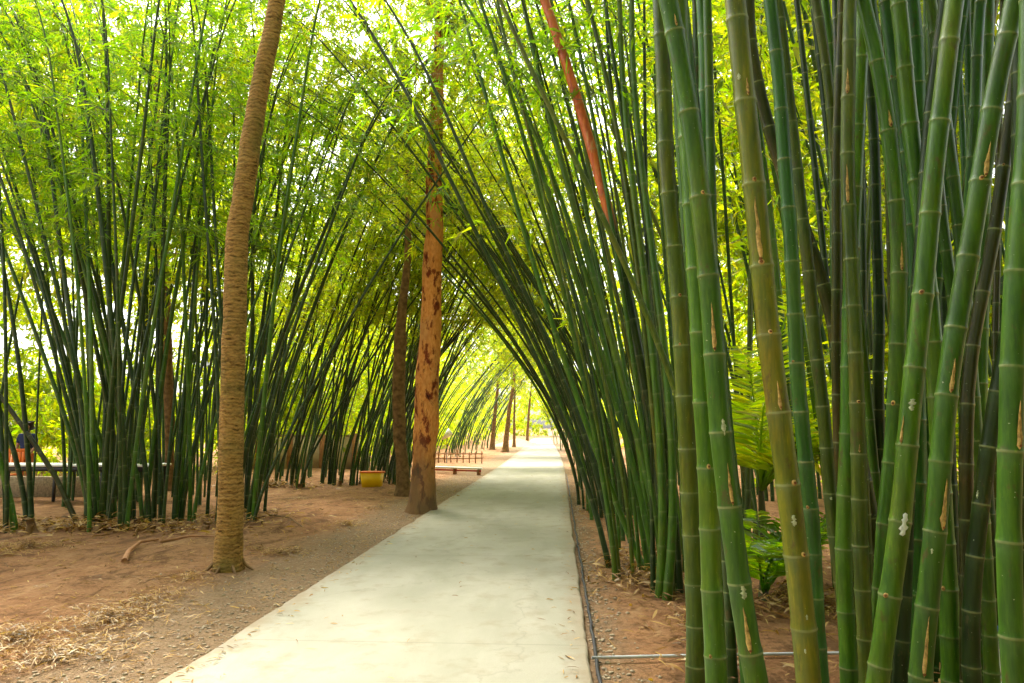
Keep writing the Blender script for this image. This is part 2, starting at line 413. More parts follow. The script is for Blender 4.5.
def culm_curve(base, A, By, L, p=1.45, tipcurl=1.15, step=.3, wob=0.0):
    """base xyz; A sideways drift in x at 10 m, By drift in y at 10 m"""
    s = np.arange(0, L + 1e-6, step); t = s / L
    q = (p / 10) * (np.maximum(s, .01) / 10) ** (p - 1)
    mx, my = A * q, By * q
    m = np.hypot(mx, my) + 1e-6
    th = np.arctan(m) + tipcurl * np.clip((t - .62) / .38, 0, 1) ** 1.6
    th = np.minimum(th, 2.3)
    dx, dy = np.sin(th) * mx / m, np.sin(th) * my / m; dz = np.cos(th)
    D = np.stack([dx, dy, dz], 1)
    if wob:
        D[:, 0] += wob * np.sin(s * 1.1 + rng.uniform(0, 6)); D[:, 1] += wob * np.sin(s * .9 + rng.uniform(0, 6))
    D /= np.linalg.norm(D, axis=1)[:, None]
    P = np.array(base, float) + np.concatenate([[np.zeros(3)], np.cumsum(D[:-1] * step, 0)])
    return s, P

def culm_arrays(s, P, r0, seg, node, L, detailed, dry=None, taper=1.7, nrm=None):
    """tube with swollen nodes; returns V, Q, attrs and the node positions"""
    Ltot = s[-1]
    nodes = []; x = rng.uniform(.02, .2)
    while x < Ltot - .1:
        nodes.append(x); g_ = node * min(1.25, .75 + x * .12) if L > 6 else node
        x += g_ * rng.uniform(.9, 1.1)
    samp = [(0.0, 1, 0, 0)]
    for k in nodes:
        if detailed:
            samp += [(k - .075, 1.0, 0, 0), (k - .026, 1.005, 0, .6), (k - .008, 1.035, .1, .9), (k - .003, 1.075, 1, .3), (k + .002, 1.08, .9, 0), (k + .006, 1.05, .0, 0), (k + .022, 1.01, 0, 0), (k + .05, .985, 0, 0)]
        else:
            samp += [(k - .05, 1.0, 0, .1), (k - .014, 1.02, .1, .4), (k, 1.06, .55, .1), (k + .014, 1.01, .0, 0)]
    extra = np.arange(.2, Ltot, .35 if not detailed else .12)
    samp += [(e, 1.0 if not detailed else .985, 0, 0) for e in extra if all(abs(e - k) > .09 for k in nodes)]
    samp += [(Ltot, 1, 0, 0)]
    samp = [q for q in samp if 0 <= q[0] <= Ltot]; samp.sort()
    S = np.array([q[0] for q in samp]); keep = np.concatenate([[True], np.diff(S) > 1e-4]); S = S[keep]
    mul = np.array([q[1] for q in samp])[keep]; ring = np.array([q[2] for q in samp])[keep]; bloom = np.array([q[3] for q in samp])[keep]
    PP = np.stack([np.interp(S, s, P[:, k]) for k in range(3)], 1)
    rad = r0 * mul * np.maximum(.07, 1 - (S / L) ** taper) * (1 + .22 * np.exp(-S / .25))
    V, Q = tube_arrays(PP, rad, seg)
    at = {'ring': np.repeat(ring, seg), 'bloom': np.repeat(bloom, seg)}
    dr = np.zeros(len(S)) if dry is None else dry(S)
    at['dry'] = np.repeat(dr, seg)
    return V, Q, at, nodes, (S, PP, rad)

def foliage_arrays(s, P, nodes, z0, dens, llen=.21, lw=.032, blen=1.1, per=6, tufts=4):
    Vn = [k for k in nodes]
    pts = np.stack([np.interp(Vn, s, P[:, k]) for k in range(3)], 1)
    L = s[-1]
    B = []; O = []
    for k, p in zip(Vn, pts):
        if p[2] < z0 or k < .25 * L: continue
        nb = rng.poisson(dens * (0.6 if k < .45 * L else 1.25))
        for _ in range(nb):
            a = rng.uniform(0, 2 * math.pi)
            B.append(p); O.append((math.cos(a), math.sin(a), rng.uniform(-.1, .75)))
    if not B: return None
    B = np.array(B); O = np.array(O); O /= np.linalg.norm(O, axis=1)[:, None]
    ln = blen * rng.uniform(.45, 1.25, len(B))
    C = []; OO = []; TW = []
    for q in range(tufts):
        f = (q + 1) / tufts
        pos = B + O * (ln * f)[:, None]; pos[:, 2] -= ln * f * f * .38
        pos += rng.normal(size=pos.shape) * .07
        C.append(pos); OO.append(O)
    end = C[-1]
    C = np.vstack(C); OO = np.vstack(OO)
    V, T = tuft_leaves(C, OO, per, llen, lw)
    # twigs: thin three-sided rods from node to branch end with a sag
    mid = B + O * (ln * .5)[:, None]; mid[:, 2] -= ln * .25 * .38
    tv = []; rt = .006
    for A_, r_ in ((B, rt), (mid, rt * .8), (end, rt * .3)):
        for a in (0, 2.1, 4.2):
            tv.append(A_ + np.array([math.cos(a) * r_, math.sin(a) * r_, r_ * math.sin(a + 1)]))
    TV = np.stack(tv, 1).reshape(-1, 3); i = np.arange(len(B))[:, None] * 9
    qs = []
    for lv in (0, 3):
        for a in range(3):
            b = (a + 1) % 3; qs.append(i + np.array([[lv + a, lv + b, lv + 3 + b, lv + 3 + a]]))
    Q = np.stack(qs, 1).reshape(-1, 4) + len(V)
    return np.vstack([V, TV]), T, Q

GREENS = [(.018, .085, .016), (.022, .10, .014), (.030, .115, .014), (.016, .075, .022), (.040, .12, .012), (.026, .09, .010)]
def culm_object(base, s, P, D, seg, node, label, group, leafmat='leaf_green', z0=4.5, dens=1.6, detailed=False, color=None, dry=None, fol=True, L=None, name='bamboo_culm', per=6, taper=1.7, blen=1.1, llen=.21, lw=.032):
    base = np.array(base, float); L = L or s[-1]
    V, Q, at, nodes, prof = culm_arrays(s, P, D / 2, seg, node, L, detailed, dry, taper)
    o = np_mesh(name, V - base, Q, M['culm'], loc=tuple(base), smooth=True, attrs=at)
    c = color or random.choice(GREENS); j = random.uniform(.8, 1.2)
    o.color = (c[0] * j, c[1] * j, c[2] * j, 1)
    tag(o, label, 'bamboo', group)
    if fol:
        fa = foliage_arrays(s, P, nodes, z0, dens, per=per, blen=blen, llen=llen, lw=lw)
        if fa:
            FV, T, FQ = fa
            np_mesh('foliage', FV - base, [T, FQ], [M[leafmat], M['twig']], parent=o, mi=np.concatenate([np.zeros(len(T)), np.ones(len(FQ))]))
    o['_n'] = 0; del o['_n']
    return o, prof, nodes

def px_curve(pts, d, L, dtop=0.0, curl=.9):
    """pts [(px,py)...] bottom to top at depth d (dtop: how much nearer or farther at 4 m up); extends down to the soil and up to length L"""
    W = []
    for (x, y) in pts:
        p = at_y(x, y, d); k = max(0, p.z) / 4.0
        p = at_y(x, y, d + dtop * k); W.append(np.array(p))
    W = np.array(W)
    # smooth: fit x(z), y(z)
    z = W[:, 2]; deg = min(3, len(W) - 1)
    cx = np.polyfit(z, W[:, 0], min(deg, 3 if len(W) > 4 else 2 if len(W) > 2 else 1)); cyy = np.polyfit(z, W[:, 1], 1)
    zl, zh = z.min(), z.max()
    def xz(q):
        dc = np.polyder(cx)
        if q < zl: return np.polyval(cx, zl) + (q - zl) * np.polyval(dc, zl) * .8
        if q > zh: return np.polyval(cx, zh) + (q - zh) * np.polyval(dc, zh)
        return np.polyval(cx, q)
    pts3 = []; zz = -.03
    while zz < max(zh, 1.0) + .01:
        pts3.append((xz(zz), np.polyval(cyy, zz), zz)); zz += .15
    pts3 = np.array(pts3)
    seg = np.linalg.norm(np.diff(pts3, axis=0), axis=1); s = np.concatenate([[0], np.cumsum(seg)])
    # continue past the frame with a growing arch
    d0 = pts3[-1] - pts3[-2]; d0 /= np.linalg.norm(d0)
    hd = np.array([d0[0], d0[1], 0]); m = np.linalg.norm(hd)
    hd = hd / m if m > .02 else np.array([-1.0, 0, 0])
    th0 = math.atan2(m, d0[2]); cur = pts3[-1].copy(); sl = s[-1]; ex = []; es = []
    rem = L - sl; k = 0; st = .3
    while k * st < rem:
        t = k * st / rem; th = th0 + curl * t ** 2
        cur = cur + st * (hd * math.sin(th) + np.array([0, 0, math.cos(th)])); sl += st
        ex.append(cur.copy()); es.append(sl); k += 1
    if ex: pts3 = np.vstack([pts3, ex]); s = np.concatenate([s, es])
    return s, pts3

# ---- small marks on the near culms
def mark(o, prof, py, d, kind, ang=0.0, size=1.0, nodes=()):
    """kind: spike (sheath scar running up from a bud), bud, patch (pale lichen); ang = offset round the stem"""
    S, PP, rad = prof
    # find height where the stem crosses this picture row
    zr = at_y(512, py, d).z
    k = int(np.argmin(np.abs(PP[:, 2] - zr))); sc_ = S[k]
    if kind in ('spike', 'bud') and len(nodes): sc_ = min(nodes, key=lambda q: abs(q - sc_)) + .008; k = int(np.argmin(np.abs(S - sc_)))
    r = rad[k]
    base = np.array(o.location)
    toC = np.array([CAM.x, CAM.y]) - PP[k, :2]; a0 = math.atan2(toC[1], toC[0]) + ang
    def surf(ds, da, off):
        s_ = sc_ + ds; c = np.array([np.interp(s_, S, PP[:, q]) for q in range(3)]); a = a0 + da
        return c + (r * 1.03 + off) * np.array([math.cos(a), math.sin(a), 0]) - base
    if kind == 'spike': H, W, nm, m = .15 * size * random.uniform(.6, 1.7), .011 * size * random.uniform(.8, 1.2), 'sheath_scar', 'scar'
    elif kind == 'bud': H, W, nm, m = .022 * size * random.uniform(.8, 1.4), .011 * size, 'branch_scar', 'scar'
    elif kind == 'splash': H, W, nm, m = .10, .026, 'lichen_patch', 'white'
    else: H, W, nm, m = .05 * size * random.uniform(.6, 1.6), .013 * size * random.uniform(.7, 1.5), 'lichen_patch', 'lichen'
    nu, nv = 7, 14; V = []; sd_ = random.uniform(0, 99)
    for i in range(nv):
        t = i / (nv - 1)
        if kind == 'spike': wv = W * (1.25 * math.sin(min(1, t * 5) * math.pi / 2) * (1 - t) ** .8 + .02); ds = t * H
        elif kind == 'bud': wv = W * math.sqrt(max(0, 1 - (2 * t - 1) ** 2)) + 1e-4; ds = (t - .5) * H
        else: wv = W * (math.sqrt(max(0, 1 - (2 * t - 1) ** 2)) * (.7 + .6 * mnoise.noise(Vector((t * 5, sd_, 0)))) + .02); ds = (t - .5) * H
        sh = (.35 * W * mnoise.noise(Vector((t * 6, sd_, 4))) if kind != 'bud' else 0)
        if kind in ('patch', 'splash'): wv *= .55 + .9 * abs(mnoise.noise(Vector((t * 9, sd_, 2))) * 2)
        if kind == 'spike': wv *= .75 + .8 * abs(mnoise.noise(Vector((t * 7, sd_, 2))))
        for j in range(nu):
            u = j / (nu - 1) * 2 - 1
            off = .0025 * (1 - abs(u) ** 3) * (1 if 0 < i < nv - 1 else 0) - .001
            if kind == 'spike' and t < .25: off += .004 * (1 - u * u)
            if kind == 'bud': off += .003 * (1 - u * u)
            V.append(surf(ds, (u * wv + sh) / r, off))
    i = np.arange(nv - 1)[:, None] * nu; j = np.arange(nu - 1)[None]
    Q = np.stack([i + j, i + j + 1, i + nu + j + 1, i + nu + j], -1).reshape(-1, 4)
    ob = np_mesh(nm, np.array(V), Q, M[m], parent=o, smooth=True)
    if kind in ('spike', 'bud'):
        # dark eye of the dead bud
        n = 10; c = surf(.012 if kind == 'spike' else 0, 0, .0075); V = [c]
        for q in range(n):
            a = q * 2 * math.pi / n; V.append(surf((.012 if kind == 'spike' else 0) + .0055 * size * math.sin(a), .0055 * size * math.cos(a) / r, .0055))
        T = [(0, 1 + q, 1 + (q + 1) % n) for q in range(n)]
        np_mesh('bud_eye', np.array(V), np.array(T), M['scar_dark'], parent=ob)

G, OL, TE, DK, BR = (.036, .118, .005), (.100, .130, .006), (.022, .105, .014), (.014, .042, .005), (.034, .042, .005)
GB = (.048, .138, .005); GO = (.052, .094, .005)
# (points bottom->top, width px, depth, colour, look for the label, marks)
NEAR = [
 ([(694,683),(690,510),(681,340),(669,170),(663,100),(660,0)], 18, 4.3, GO, "mid green bamboo culm with several small knots, first big one from the path side", [(300,'bud',.3),(330,'bud',-.2)]),
 ([(714,683),(711,510),(699,340),(692,200),(684,60),(678,0)], 21, 3.55, GB, "bright green bamboo culm with round bud scar, standing free before the bare soil", [(626,'bud',-.3),(455,'bud',.1),(293,'bud',.2)]),
 ([(700,683),(696,600),(694,510),(690,400)], 12, 4.6, G, "slim dark culm half hidden behind the left edge of the bright round-scarred bamboo", []),
 ([(756,683),(741,600),(728,510),(716,380),(711,300),(700,170),(684,80),(668,0)], 23, 3.25, G, "thick left-bending bamboo culm with tan spike scar at top and pale streaks low", [(40,'spike',.2),(224,'bud',.3),(370,'spike',.1),(425,'patch',.3),(492,'spike',.4),(585,'patch',.4),(640,'spike',.1)]),
 ([(700,180),(690,90),(681,0)], 17, 4.8, TE, "blue-green culm crossing behind the thick left-bending bamboo near the top of the picture", []),
 ([(733,683),(728,600),(724,500),(716,380)], 10, 4.9, DK, "thin shaded culm just right of the bright round-scarred bamboo", []),
 ([(704,300),(704,150),(702,0)], 14, 5.4, TE, "narrow blue-green culm standing straight behind the left-bending bamboo", []),
 ([(808,683),(793,540),(781,440),(771,340),(752,190),(742,90),(734,0)], 25, 3.0, OL, "yellow-olive bamboo culm covered with round tan scars, the yellowest of the near stems", [(90,'patch',-.2),(115,'spike',.25),(182,'bud',.2),(258,'bud',-.1),(286,'spike',.0),(415,'spike',.3),(360,'bud',.3),(499,'bud',.4),(518,'patch',.1),(577,'bud',.5),(598,'patch',.3),(640,'patch',.0)]),
 ([(835,330),(812,250),(790,190),(770,130),(752,50),(748,0)], 15, 4.9, BR, "dark brownish culm slanting down to the right behind the glossy blue-green bamboo", []),
 ([(823,683),(814,600),(807,500),(799,360),(792,240),(783,160),(776,80),(771,0)], 16, 3.9, TE, "glossy blue-green slim culm immediately right of the yellow-olive bamboo", [(353,'bud',-.4),(490,'bud',-.5)]),
 ([(852,683),(838,560),(830,480),(818,360),(806,260),(797,170)], 14, 4.5, GO, "dull green culm curving left behind the glossy blue-green bamboo", [(500,'patch',.0)]),
 ([(836,330),(835,250),(833,170),(830,80),(821,0)], 9, 6.2, G, "thin culm with a bent top left of the dark straight bamboo", []),
 ([(841,520),(838,430),(836,340),(838,170),(841,0)], 11, 4.7, BR, "straight almost black-brown culm beside the green bamboo with arrowhead scars", []),
 ([(866,683),(862,510),(854,360),(851,250),(850,120),(850,0)], 16, 4.0, GO, "upright mid green culm with arrowhead shaped brown scars at head height and above", [(90,'spike',.0),(238,'spike',.0),(378,'bud',.1),(460,'spike',.2)]),
 ([(863,340),(862,250),(862,170),(860,60)], 8, 5.4, DK, "very thin stem tucked behind the right side of the arrowhead-scarred bamboo", []),
 ([(848,683),(844,600),(845,510),(848,440),(850,370)], 17, 4.4, G, "clean mid green culm lowest left of the arrowhead-scarred bamboo", []),
 ([(868,683),(869,600),(864,540),(862,480)], 12, 4.85, GO, "olive green stem showing low down just right of the clean mid green culm", []),
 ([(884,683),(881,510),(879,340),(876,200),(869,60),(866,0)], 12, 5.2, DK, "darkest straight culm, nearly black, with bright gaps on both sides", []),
 ([(876,683),(886,510),(896,400),(900,300),(898,230),(893,160),(880,90),(863,0)], 18, 4.05, G, "green culm with a long orange peeling scar, bowed left at the top and upright below", [(125,'spike',.3),(252,'spike',.25),(388,'bud',-.2)]),
 ([(917,340),(914,240),(908,170),(899,100),(886,0)], 19, 4.5, TE, "blue-green culm slanting left in the upper picture, small brown knot at its node", [(68,'bud',-.5)]),
 ([(926,330),(922,170),(915,90),(912,0)], 17, 5.0, TE, "dusky culm with a tan arrow mark at its highest visible node behind the slanting pair", [(15,'spike',.0)]),
 ([(877,683),(886,620),(897,550),(906,480),(914,380),(919,300),(930,210),(942,110),(954,0)], 22, 3.4, GB, "light green bamboo leaning right with a splashed white lichen patch low down", [(521,'splash',.35),(590,'bud',-.5),(470,'spike',-.5),(330,'bud',.0),(410,'patch',.1)]),
 ([(899,683),(902,600),(905,540)], 16, 4.1, DK, "shaded green culm seen only low down behind the white-patched bamboo", []),
 ([(920,540),(926,450),(932,340),(938,280)], 12, 5.0, TE, "blue-green sliver of culm just right of the white-patched bamboo", []),
 ([(960,360),(955,310),(949,260),(941,210),(936,150),(932,60)], 13, 4.7, G, "culm with a sharp pale edge slanting left between the two big right-leaning bamboos", []),
 ([(966,340),(967,230),(968,130),(973,0)], 8, 6.4, G, "thin straight stem against the bright gap in the upper right", []),
 ([(980,300),(982,200),(985,110),(989,0)], 11, 5.6, DK, "dark thin stem just left of the long right-leaning bamboo at the top", []),
 ([(921,683),(930,560),(938,490),(947,400),(957,320),(969,250),(984,170),(999,80),(1013,0)], 23, 3.15, G, "long bamboo leaning right across the corner with a yellow split running down from a node", [(162,'bud',.2),(158,'spike',.35),(362,'spike',.35),(536,'spike',.5),(676,'spike',.2),(548,'patch',-.1)]),
 ([(965,480),(974,345),(988,260),(1002,180),(1012,110),(1020,30)], 15, 4.1, BR, "dark olive culm leaning right just behind the long split-marked bamboo", [(160,'bud',-.1)]),
 ([(953,683),(950,600),(945,520),(940,450)], 20, 4.2, G, "stout green culm in the lower right with a small brown bud mark below knee height", [(603,'bud',-.4)]),
 ([(976,683),(970,560),(967,480),(966,400),(965,320),(968,260)], 14, 5.0, TE, "blue-green culm with an orange bud mark behind the long right-leaning bamboo", [(432,'spike',.0)]),
 ([(974,683),(972,580),(980,500),(991,430),(1001,370),(1012,300)], 18, 3.9, DK, "very dark right-slanting culm with pale oval patch behind the thickest right-edge bamboo", [(488,'patch',-.5)]),
 ([(984,440),(980,340),(981,240)], 12, 5.7, DK, "black-looking stem in the bright gap left of the thickest right-hand bamboo", []),
 ([(995,440),(996,330),(997,200),(1001,80)], 8, 5.9, BR, "thin brown stem beside the left edge of the thickest right-hand bamboo", []),
 ([(993,683),(989,600),(984,520)], 15, 4.6, G, "culm with a pale node, lowest in the right corner beside the blue-tipped peg", []),
 ([(1013,683),(1009,560),(1009,440),(1014,320),(1021,170),(1031,0)], 26, 2.75, G, "thickest dark green bamboo at the right edge with evenly spaced clean nodes", [(500,'spike',.8)]),
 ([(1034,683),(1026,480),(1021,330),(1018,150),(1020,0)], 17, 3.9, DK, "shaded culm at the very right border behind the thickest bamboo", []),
]
near_n = 0
for k, (pts, wpx, d, c, lab, marks) in enumerate(NEAR):
    ox = (pts[0][0] - 512) / F; D = wpx * d / F * .98 / math.sqrt(1 + ox * ox)
    Lc = 9 + D * 35
    s, P = px_curve(pts, d, Lc)
    off = rng.uniform(0, 90)
    for i in range(len(P)):
        P[i, 0] += .016 * mnoise.noise(Vector((s[i] * 1.3, off, 0))); P[i, 1] += .02 * mnoise.noise(Vector((s[i] * 1.1, off, 5)))
    r = random.uniform(.9, 1.1)
    o, prof, nodes = culm_object((P[0][0], P[0][1], 0), s, P, D, 22, .335 * (D / .1) ** .4 * random.uniform(.82, 1.18), lab, 'bamboo culms of the near right clump', 'leaf_green', 5.2, .55, True, (c[0]*r, c[1]*r, c[2]*r), L=Lc, per=4, taper=2.2)
    for (py, kd, a) in marks: mark(o, prof, py, d, kd, a + random.uniform(-.15, .15), D / .1 * random.uniform(.6, 1.25), nodes)
    near_n += 1

# ---- second clump on the right, about seven to ten metres off
DRYG = (.08, .085, .02)
MID = [
 ([(640,560),(566,370),(537,268),(507,170),(485,100),(460,0)], 8, 8.6, G, None),
 ([(648,566),(600,330),(552,170),(525,107),(487,50),(466,0)], 7, 8.5, G, None),
 ([(655,570),(610,380),(565,250),(540,170),(522,100),(497,0)], 8, 8.3, G, None),
 ([(716,612),(698,465),(668,370),(621,258),(580,170),(547,100),(500,0)], 9, 6.6, GO, "long pale green culm crossing diagonally over its clump, ending low beside the thick near bamboos"),
 ([(668,580),(630,400),(590,270),(562,170),(540,62),(521,0)], 10, 8.0, G, None),
 ([(675,570),(640,400),(585,170),(552,50),(535,0)], 6, 8.8, DK, None),
 ([(665,588),(645,450),(622,280),(600,150),(584,82),(569,0)], 7, 7.6, G, None),
 ([(672,590),(655,430),(632,230),(617,125),(602,62),(587,0)], 8, 7.5, GO, None),
 ([(680,588),(668,450),(640,280),(620,170),(614,100),(606,0)], 7, 7.6, DK, None),
 ([(661,589),(660,480),(651,316),(642,258),(630,170),(620,0)], 11, 7.4, GB, None),
 ([(668,592),(672,480),(660,300),(645,200),(632,0)], 11, 7.3, G, None),
 ([(607,563),(601,520),(581,475),(540,365),(470,220)], 7, 8.9, DK, None),
 ([(612,545),(600,480),(570,400),(520,280),(470,170)], 7, 9.9, DK, None),
 ([(652,585),(655,470),(645,350),(648,200),(644,0)], 6, 7.6, DK, None),
 ([(685,560),(676,400),(664,250),(656,100),(655,0)], 6, 8.8, G, None),
 ([(690,590),(684,480),(675,300),(668,120),(662,0)], 9, 7.4, GO, None),
]
ML = "slender green bamboo culm of the second clump from the camera right of the path"
MG = 'bamboo culms of the second right clump'
for (pts, wpx, d, c, lab) in MID:
    D = wpx * d / F * .76; Lc = random.uniform(10.5, 13)
    s, P = px_curve(pts, d, Lc)
    culm_object((P[0][0], P[0][1], 0), s, P, D, 10, .42, lab or ML, MG, 'leaf_green', 5.0, .5, False, c, L=Lc, per=5)
# the red-orange dead culm
s, P = px_curve([(668,545),(652,420),(630,300),(608,222),(595,170),(580,100),(562,42),(542,0)], 7.7, 12)
zt = at_y(608, 222, 7.7).z
def dryf(S, s=s, P=P): 
    z = np.interp(S, s, P[:, 2]); return np.clip((z - zt + .1) / .25, 0, 1)
culm_object((P[0][0], P[0][1], 0), s, P, .115, 14, .4, "red-orange dried bamboo culm glowing among the green ones of the second clump", MG, 'leaf_olive', 6, .2, False, DK, dryf, L=15, fol=False, taper=2.5)
for k in range(22):
    u = random.random(); v = random.random()
    bx = 606 + u * 82; d = 7.6 + v * 2.6
    b = at_y(bx, 500, d)
    top = 400 + (u * .7 + random.random() * .3) * 250
    A = (at_y(top, 60, d).x - b.x) / (at_y(top, 60, d).z) * 10 * .9
    Lc = random.uniform(9, 13)
    base = (b.x, d, hgt(b.x, d) - .05)
    s, P = culm_curve(base, A, random.uniform(-2, 1.5), Lc, random.uniform(1.25, 1.55), wob=.012)
    culm_object(base, s, P, random.uniform(.038, .062), 8, .42, ML, MG, 'leaf_green', 5.0, .6, color=random.choice([G, DK, GO, DK, G]), L=Lc, per=5)

# ---- generic clumps -----------------------------------------------------------------
def clump(n, box, A, By, Lr, Dr, label, group, leaf, z0, dens, p=(1.2, 1.5), fan=0.0, seg=7, cols=None, per=6, blen=1.1, merge=None, llen=.21, lw=.032, knots=0):
    kc = [((q + .5) / knots + random.uniform(-.03, .03), random.random()) for q in range(knots)]
    x0, x1, y0, y1 = box
    for k in range(n):
        u, v = random.random(), random.random(); ka = 0
        if knots:
            ku, kv = kc[k % knots]; ka = random.uniform(-1, 1); u = ku + ka * .33 / (x1 - x0); v = min(1, max(0, kv + random.uniform(-1, 1) * .3 / (y1 - y0)))
        bx_, by_ = x0 + u * (x1 - x0), y0 + v * (y1 - y0); base = (bx_, by_, hgt(bx_, by_) - .05)
        a = random.uniform(*A) + fan * (u - .5) + ka * 1.3
        Lc = random.uniform(*Lr)
        s, P = culm_curve(base, a, random.uniform(*By), Lc, random.uniform(*p), wob=.012)
        D = random.uniform(*Dr)
        if merge is None:
            culm_object(base, s, P, D, seg, .45, label, group, leaf, z0, dens, color=random.choice(cols or [G, DK, DK, GO]), L=Lc, per=per, blen=blen, llen=llen, lw=lw)
        else:
            V, Q, at, nodes, prof = culm_arrays(s, P, D / 2, 5, .5, Lc, False)
            merge['c'].append((V, Q, at))
            fa = foliage_arrays(s, P, nodes, z0, dens, per=per, blen=blen, llen=llen, lw=lw, tufts=4)
            if fa: merge['f'].append(fa)
# behind the near clump, to the right
clump(12, (2.0, 6.2, 7.6, 11.5), (-2.5, 3.0), (-1.5, 2), (9, 12), (.05, .09), "slim bamboo culm glimpsed through the gaps behind the thick near bamboos", 'bamboo culms behind the near right clump', 'leaf_bright', 3.6, 1.3, fan=3, per=6)
for k in range(24):
    px = (706 + k * 14) if k < 2 else 842 + 186 * (k - 2 + random.random()) / 22; d = random.uniform(4.9, 6.8); sl = random.uniform(-70, 95) * (1 if px > 760 else .4)
    s, P = px_curve([(px, 683), (px + sl * .5, 340), (px + sl * 1.1, 0)], d, random.uniform(10, 12))
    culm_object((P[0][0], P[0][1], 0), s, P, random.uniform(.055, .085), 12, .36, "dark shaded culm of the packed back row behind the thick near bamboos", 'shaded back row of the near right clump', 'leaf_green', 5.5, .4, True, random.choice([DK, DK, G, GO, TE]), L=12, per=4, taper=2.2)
# third clump on the right, at fifteen metres: arching far over the path
clump(34, (.35, 1.7, 13.4, 16.2), (-7.6, -2), (-2.0, .5), (12, 15), (.045, .07), "thin arching culm of the third clump right of the path", 'bamboo culms of the third right clump', 'leaf_olive', 5.6, .9, p=(1.4, 1.6), fan=2.2, cols=[DK, G, DK], per=9, llen=.21, lw=.032)
clump(8, (.5, 2.6, 20.5, 23.5), (-6.0, -2.0), (-2, .5), (11, 14), (.045, .075), "thin arching culm of the fourth clump right of the path", 'bamboo culms of the fourth right clump', 'leaf_olive', 4.4, 1.4, p=(1.4, 1.6), fan=2.0, cols=[DK, G], blen=1.4, per=7, llen=.28, lw=.045)
# big clump on the left
LL1 = "dark bamboo culm in the dense near clump left of the ringed palm trunk"
LG1 = 'bamboo culms of the near left clump'
clump(34, (-8.9, -6.9, 11.2, 13.6), (-4.4, .6), (-1.2, 1.5), (11, 14), (.055, .10), LL1, LG1, 'leaf_green', 4.6, 1.3, p=(1.15, 1.4), fan=3.2, seg=9, cols=[G, DK, DK, DK], blen=1.35, llen=.215, lw=.030, per=8, knots=5)
clump(32, (-7.2, -5.2, 11.8, 14.2), (-1.6, 3.8), (-1.2, 1.5), (10, 14), (.05, .09), LL1, LG1, 'leaf_green', 4.8, 1.3, p=(1.15, 1.4), fan=2.2, seg=9, cols=[G, DK, DK, DK], blen=1.35, llen=.215, lw=.030, per=8, knots=5)
for (pts, lab) in (([(28,530),(14,455),(-4,398),(-40,330)], "dark thin bamboo culm leaning sharply left, first from the left picture edge"),
                   ([(58,480),(30,440),(2,396),(-30,360)], "reddish brown bamboo culm fallen across to the left over the white table"),
                   ([(32,545),(30,480),(2,260),(-15,180)], "leftmost upright bamboo culm rising in front of the white table")):
    s, P = px_curve(pts, 12.2, 7.5)
    culm_object((P[0][0], P[0][1], 0), s, P, .085, 9, .36, lab, LG1, 'leaf_green', 4.5, .6, color=BR if 'reddish' in lab else DK, L=8)
# second clump on the left
LL2 = "thin dark culm in the wide thicket between ringed palm trunk and yellow tub"
LG2 = 'bamboo culms of the second left thicket'
clump(36, (-9.4, -6.4, 19.8, 22.0), (.8, 6.0), (-2, 1.0), (10, 14), (.045, .08), LL2, LG2, 'leaf_olive', 4.6, 1.1, p=(1.2, 1.5), fan=1.0, cols=[DK, DK, G], blen=1.5, per=9, llen=.23, lw=.034, knots=5)
clump(32, (-6.6, -4.3, 20.3, 23.0), (1.5, 8.0), (-2, 1.0), (10, 13), (.04, .075), LL2, LG2, 'leaf_olive', 4.6, 1.1, p=(1.25, 1.5), fan=1.0, cols=[DK, DK, G], blen=1.5, per=9, llen=.23, lw=.034, knots=5)
# everything farther along both sides reads as one mass
mg = {'c': [], 'f': []}
for (n, box, A) in ((50, (-11, -4.6, 23, 26), (0, 5.5)), (20, (-10, -7, 14.8, 17.5), (-2, 3)), (34, (3.0, 8.5, 8.5, 14), (-3, 3)), (12, (.8, 3.0, 9.8, 12.5), (-5, -.5)), (15, (.5, 2.2, 16, 23), (-7.5, -2)), (22, (-8, -5.2, 29, 33), (3, 7)), (26, (-8, -5, 40, 46), (5, 9)), (22, (-8, -5, 54, 60), (4, 9)), (18, (-10, -6.0, 70, 76), (3, 7)),
                    (18, (.6, 3, 30, 34), (-7, -3)), (16, (.4, 3, 40, 45), (-7, -3)), (14, (0, 3, 54, 60), (-8, -3)), (12, (-.6, 3, 72, 80), (-8, -3)),
                    (20, (4.5, 9, 13, 18), (-3, 2)), (14, (2.4, 5, 17, 24), (-4, 1)), (18, (-12.5, -8.5, 14.5, 18), (-2, 2)), (14, (-13, -9.5, 19, 24), (-2, 2)), (16, (-14, -10, 27, 36), (-2, 3))):
    clump(n, box, A, (-2, 2), (11.5, 16.5), (.045, .08), '', '', '', 4.2, 1.0, p=(1.35, 1.6), merge=mg, per=6, blen=1.7, llen=.32, lw=.06)
def merged(lst, k0=0):
    V = []; Q = []; off = 0; at = {'ring': [], 'bloom': [], 'dry': []}
    for (v, q, a) in lst:
        V.append(v); Q.append(q + off); off += len(v)
        for k in at: at[k].append(a[k])
    return np.vstack(V), np.vstack(Q), {k: np.concatenate(x) for k, x in at.items()}
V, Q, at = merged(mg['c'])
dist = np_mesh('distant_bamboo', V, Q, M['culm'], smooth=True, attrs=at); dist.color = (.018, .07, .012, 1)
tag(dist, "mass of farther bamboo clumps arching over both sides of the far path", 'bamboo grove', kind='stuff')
V = []; T = []; Q = []; off = 0
for (v, t, q) in mg['f']:
    V.append(v); T.append(t + off); Q.append(q + off); off += len(v)
T = np.vstack(T); Q = np.vstack(Q)
np_mesh('foliage', np.vstack(V), [T, Q], [M['leaf_olive'], M['twig']], parent=dist, mi=np.concatenate([np.zeros(len(T)), np.ones(len(Q))]))

